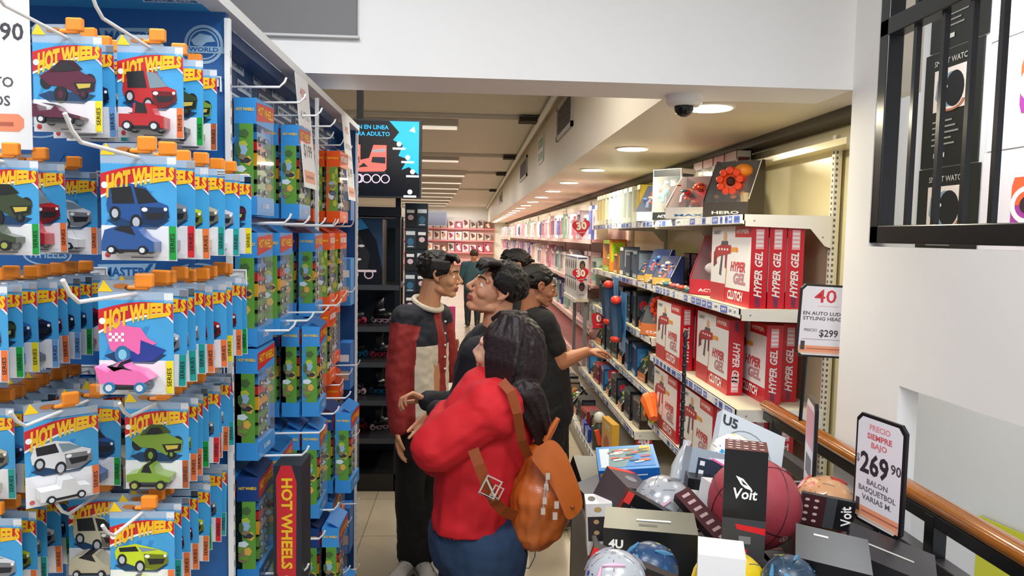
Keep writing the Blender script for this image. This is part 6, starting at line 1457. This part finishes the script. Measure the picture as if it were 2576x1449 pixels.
DEN = mat('blue_denim', '1c3350', .85, var=.2, scale=120, bump=.1)
trousers(t, Q, 1.12, DEN, (.1, .085, .06), .005, 13, top=.07)
m = MB()
for s_ in (-1, 1):
    c0 = Q['pelvis'] - bf * .135 + side * .065 * s_ + Vector((0, 0, -.04)); Mk = frame(c0, side, (0, 0, 1)); m.tube([(-.045, .05, 0), (-.045, -.04, 0), (0, -.06, 0), (.045, -.04, 0), (.045, .05, 0), (-.045, .05, 0)], .0015, C('3a5274'), Mk, 4)
m.build('pocket', t)
for a in 'RL': shoe(t, Q['a' + a], J['fd' + a], C('e0dcd8'), C('f0ece8'), C('c8c4c0'))
# long hair: a smooth cap and many hanging strands
HM = mat('dark_brown_hair', '1e1213', .5, var=.4, scale=60, bump=.3, spec=.35)
B = Blob(); Mh = M @ S(1.0)
B.e((0, -.022, .03), (.084, .10, .090), Mh); B.e((0, -.05, -.03), (.085, .085, .10), Mh)
cosb = t.location
r2 = random.Random(5)
tipc = P(1372, 1130, d - .06) - cosb; mid1 = P(1335, 965, d - .06) - cosb; 
for i in range(230):
    th = r2.uniform(-PI * .95, PI * .04) if i % 3 else r2.uniform(-PI, 0); ph = r2.uniform(-.2, 1.3)
    dr = Vector((math.cos(th) * math.cos(ph), math.sin(th) * math.cos(ph), math.sin(ph)))
    p0 = Mh @ Vector((dr.x * .082, -.02 + dr.y * .1, .03 + dr.z * .088))
    p1 = Mh @ Vector((dr.x * .09, -.05 + dr.y * .075, -.05))
    ft = r2.random(); lat = dr.x
    off = Vector((r2.uniform(-.04, .04), r2.uniform(-.07, .06), 0))
    p2 = mid1 + off * 1.0 + Vector((-.02, 0, 0)); L = r2.uniform(.55, 1.08)
    p3 = mid1.lerp(tipc, L * .6) + off * .8; p4 = mid1.lerp(tipc, L) + off * .35
    pts = [p0, p1, p2, p3, p4]; sm = []
    for q in range(13):
        u_ = q / 12 * 4; i0 = min(3, int(u_)); f_ = u_ - i0; a = pts[max(0, i0 - 1)]; b = pts[i0]; c = pts[i0 + 1]; e = pts[min(4, i0 + 2)]
        sm.append(.5 * ((2 * b) + (c - a) * f_ + (2 * a - 5 * b + 4 * c - e) * f_ * f_ + (3 * b - a - 3 * c + e) * f_ ** 3))
    rr = r2.uniform(.0055, .0095); B.chain(sm, [rr * (.9 if q < 9 else 1 - (q - 8) * .17) for q in range(13)])
for i in range(44):
    y = .012 - .10 * i / 43; q0 = Mh @ Vector((r2.uniform(-.05, -.02), y * .6, .118)); q1 = Mh @ Vector((-.083, y + r2.uniform(-.006, .006), .055)); q2 = Mh @ Vector((-.096, y - .008, -.01)); q3 = Mh @ Vector((-.090, y * .7 - .02, -.09)); q4 = Mh @ Vector((-.07, y * .4 - .06, -.16))
    B.chain([q0, q1, q2, q3, q4], [.008, .008, .0075, .0075, .005])
# locks framing the far side of the face and the fringe edge
for i in range(14):
    x = .0 + .085 * i / 13; B.chain([Mh @ Vector((x * .6, .02, .115)), Mh @ Vector((x * 1.0, .055, .07 + r2.uniform(-.01, .01))), Mh @ Vector((x * 1.15, .045, .0))] if abs(x) > .045 else [Mh @ Vector((x, -.02, .12)), Mh @ Vector((x, .04, .112)), Mh @ Vector((x * 1.4, .065, .09))], [.012, .010, .008])
B.build('hair', [HM], .0042, t, 1)

# ---------- backpack
LE = mat('tan_leather', 'b45a1e', .42, var=.12, scale=30, bump=.08, coat=.15); LED = mat('dark_tan_leather', '8a3f14', .45, var=.1, scale=30)
bp = thing('backpack', 'tan orange leather backpack with a flap and silver buckles on the woman in red', 'backpack', P(1362, 1370, d - .06))
bo = Vector(bp.location); L_ = lambda px, py, y: P(px, py, y) - bo
yb = d - .07
B = Blob(); 
B.chain([L_(1362, 1160, yb), L_(1358, 1245, yb), L_(1345, 1320, yb)], [.062, .098, .078])
B.chain([L_(1330, 1190, yb + .05), L_(1312, 1270, yb + .05), L_(1310, 1325, yb + .04)], [.05, .07, .06]); B.chain([L_(1390, 1170, yb - .03), L_(1405, 1250, yb - .03), L_(1375, 1320, yb - .02)], [.05, .062, .055])
B.c(L_(1372, 1130, yb), L_(1362, 1160, yb), .03, .055)
B.build('bag_body', [LE], .006, bp, 3, None, lambda c, n: .004 * noise.noise(c * 25) + .003 * noise.noise(Vector((c.x * 60, c.y * 60, c.z * 12))))
# flap: a curved leather sheet over the right side
fo = [(1372, 1105), (1330, 1150), (1345, 1165), (1400, 1235), (1420, 1300), (1432, 1313), (1465, 1285), (1468, 1262), (1455, 1215), (1425, 1140), (1398, 1105)]
m = MB(); N = len(fo); ctr = (1412, 1205)
fv = []; 
def fy(px, py): 
    q = max(0, 1 - ((px - 1400) / 95) ** 2 - ((py - 1230) / 190) ** 2); return yb - .085 - .03 * math.sqrt(q)
for sh in (0, 1):
    for rng in (1.0, .66, .33):
        for (x, y) in fo: X, Y = ctr[0] + (x - ctr[0]) * rng, ctr[1] + (y - ctr[1]) * rng; fv.append(tuple(L_(X, Y, fy(X, Y) + sh * .006)))
    fv.append(tuple(L_(ctr[0], ctr[1], fy(*ctr) + sh * .006)))
ff = []; st = 3 * N + 1
for sh in (0, 1):
    o0 = sh * st
    for r_ in range(2):
        for i in range(N): j = (i + 1) % N; q = (o0 + r_ * N + i, o0 + r_ * N + j, o0 + (r_ + 1) * N + j, o0 + (r_ + 1) * N + i); ff.append(q if not sh else tuple(reversed(q)))
    for i in range(N): j = (i + 1) % N; q = (o0 + 2 * N + i, o0 + 2 * N + j, o0 + 3 * N); ff.append(q if not sh else tuple(reversed(q)))
for i in range(N): j = (i + 1) % N; ff.append((i, st + i, st + j, j))
m.add(fv, ff, LE); m.sph(L_(1440, 1275, fy(1440, 1275) - .002), .006, LED, None, 10, 8)
fo_ = m.build('flap', bp, True); md = fo_.modifiers.new('s', 'SUBSURF'); md.levels = 1; md.render_levels = 2
m = MB(); m.tube([L_(1372, 1112, yb - .03), L_(1388, 1080, yb - .03), L_(1404, 1052, yb - .03)], [.010, .011, .007], LE, None, 8); m.build('handle', bp, True)
def strap(pts, w, name):
    m = MB(); P_ = [L_(*p_) for p_ in pts]; v = []
    for i, p_ in enumerate(P_):
        tn = (P_[min(i + 1, len(P_) - 1)] - P_[max(i - 1, 0)]).normalized(); vw = (p_ + bo - CAM).normalized(); s_ = tn.cross(vw).normalized(); n = s_.cross(tn) 
        for (a, b) in ((-1, -1), (1, -1), (1, 1), (-1, 1)): v.append(tuple(p_ + s_ * a * w / 2 + vw * b * .003))
    f = []
    for i in range(len(P_) - 1):
        for k in range(4): j = (k + 1) % 4; f.append((i * 4 + k, i * 4 + j, i * 4 + 4 + j, i * 4 + 4 + k))
    f += [(3, 2, 1, 0), tuple(4 * (len(P_) - 1) + k for k in range(4))]
    m.add(v, f, LED); return m.build(name, bp)
strap([(1262, 958, d - .20), (1285, 985, d - .24), (1302, 1040, d - .24), (1312, 1110, d - .2), (1330, 1150, d - .14)], .026, 'strap')
s2 = strap([(1190, 1130, d - .27), (1205, 1170, d - .275), (1222, 1215, d - .27), (1244, 1262, d - .255), (1266, 1285, d - .22), (1300, 1300, d - .14)], .03, 'strap')
m = MB(); bm_ = mat('pale_metal', 'd9ccc4', .25, .6)
def ringrect(m, px, py, y, w, h, rot, r):
    c0 = L_(px, py, y); M_ = T(*c0) @ R(PI / 2, 'X') @ R(rot, 'Z'); m.tube([(-w, -h, 0), (w, -h, 0), (w, h, 0), (-w, h, 0), (-w, -h, 0), (w, -h, 0)], r, bm_, M_, 6)
ringrect(m, 1234, 1226, d - .285, .021, .026, -.45, .0035); m.tube([L_(1224, 1205, d - .285), L_(1243, 1247, d - .285)], .003, bm_); ringrect(m, 1250, 1238, d - .28, .012, .016, -.45, .003)
m.build('buckle', s2, True)
m = MB(); m.tube([L_(1378, 1195, yb - .118), L_(1372, 1230, yb - .124), L_(1366, 1293, yb - .112)], .004, bm_, None, 6)
for (x, y) in ((1378, 1198), (1374, 1225), (1370, 1260), (1366, 1286)): m.box(L_(x, y, yb - .123), (.012, .006, .018), bm_)
for (x, y) in ((1400, 1270), (1396, 1298)): m.box(L_(x, y, yb - .122), (.013, .006, .02), bm_)
m.build('zip', bp)
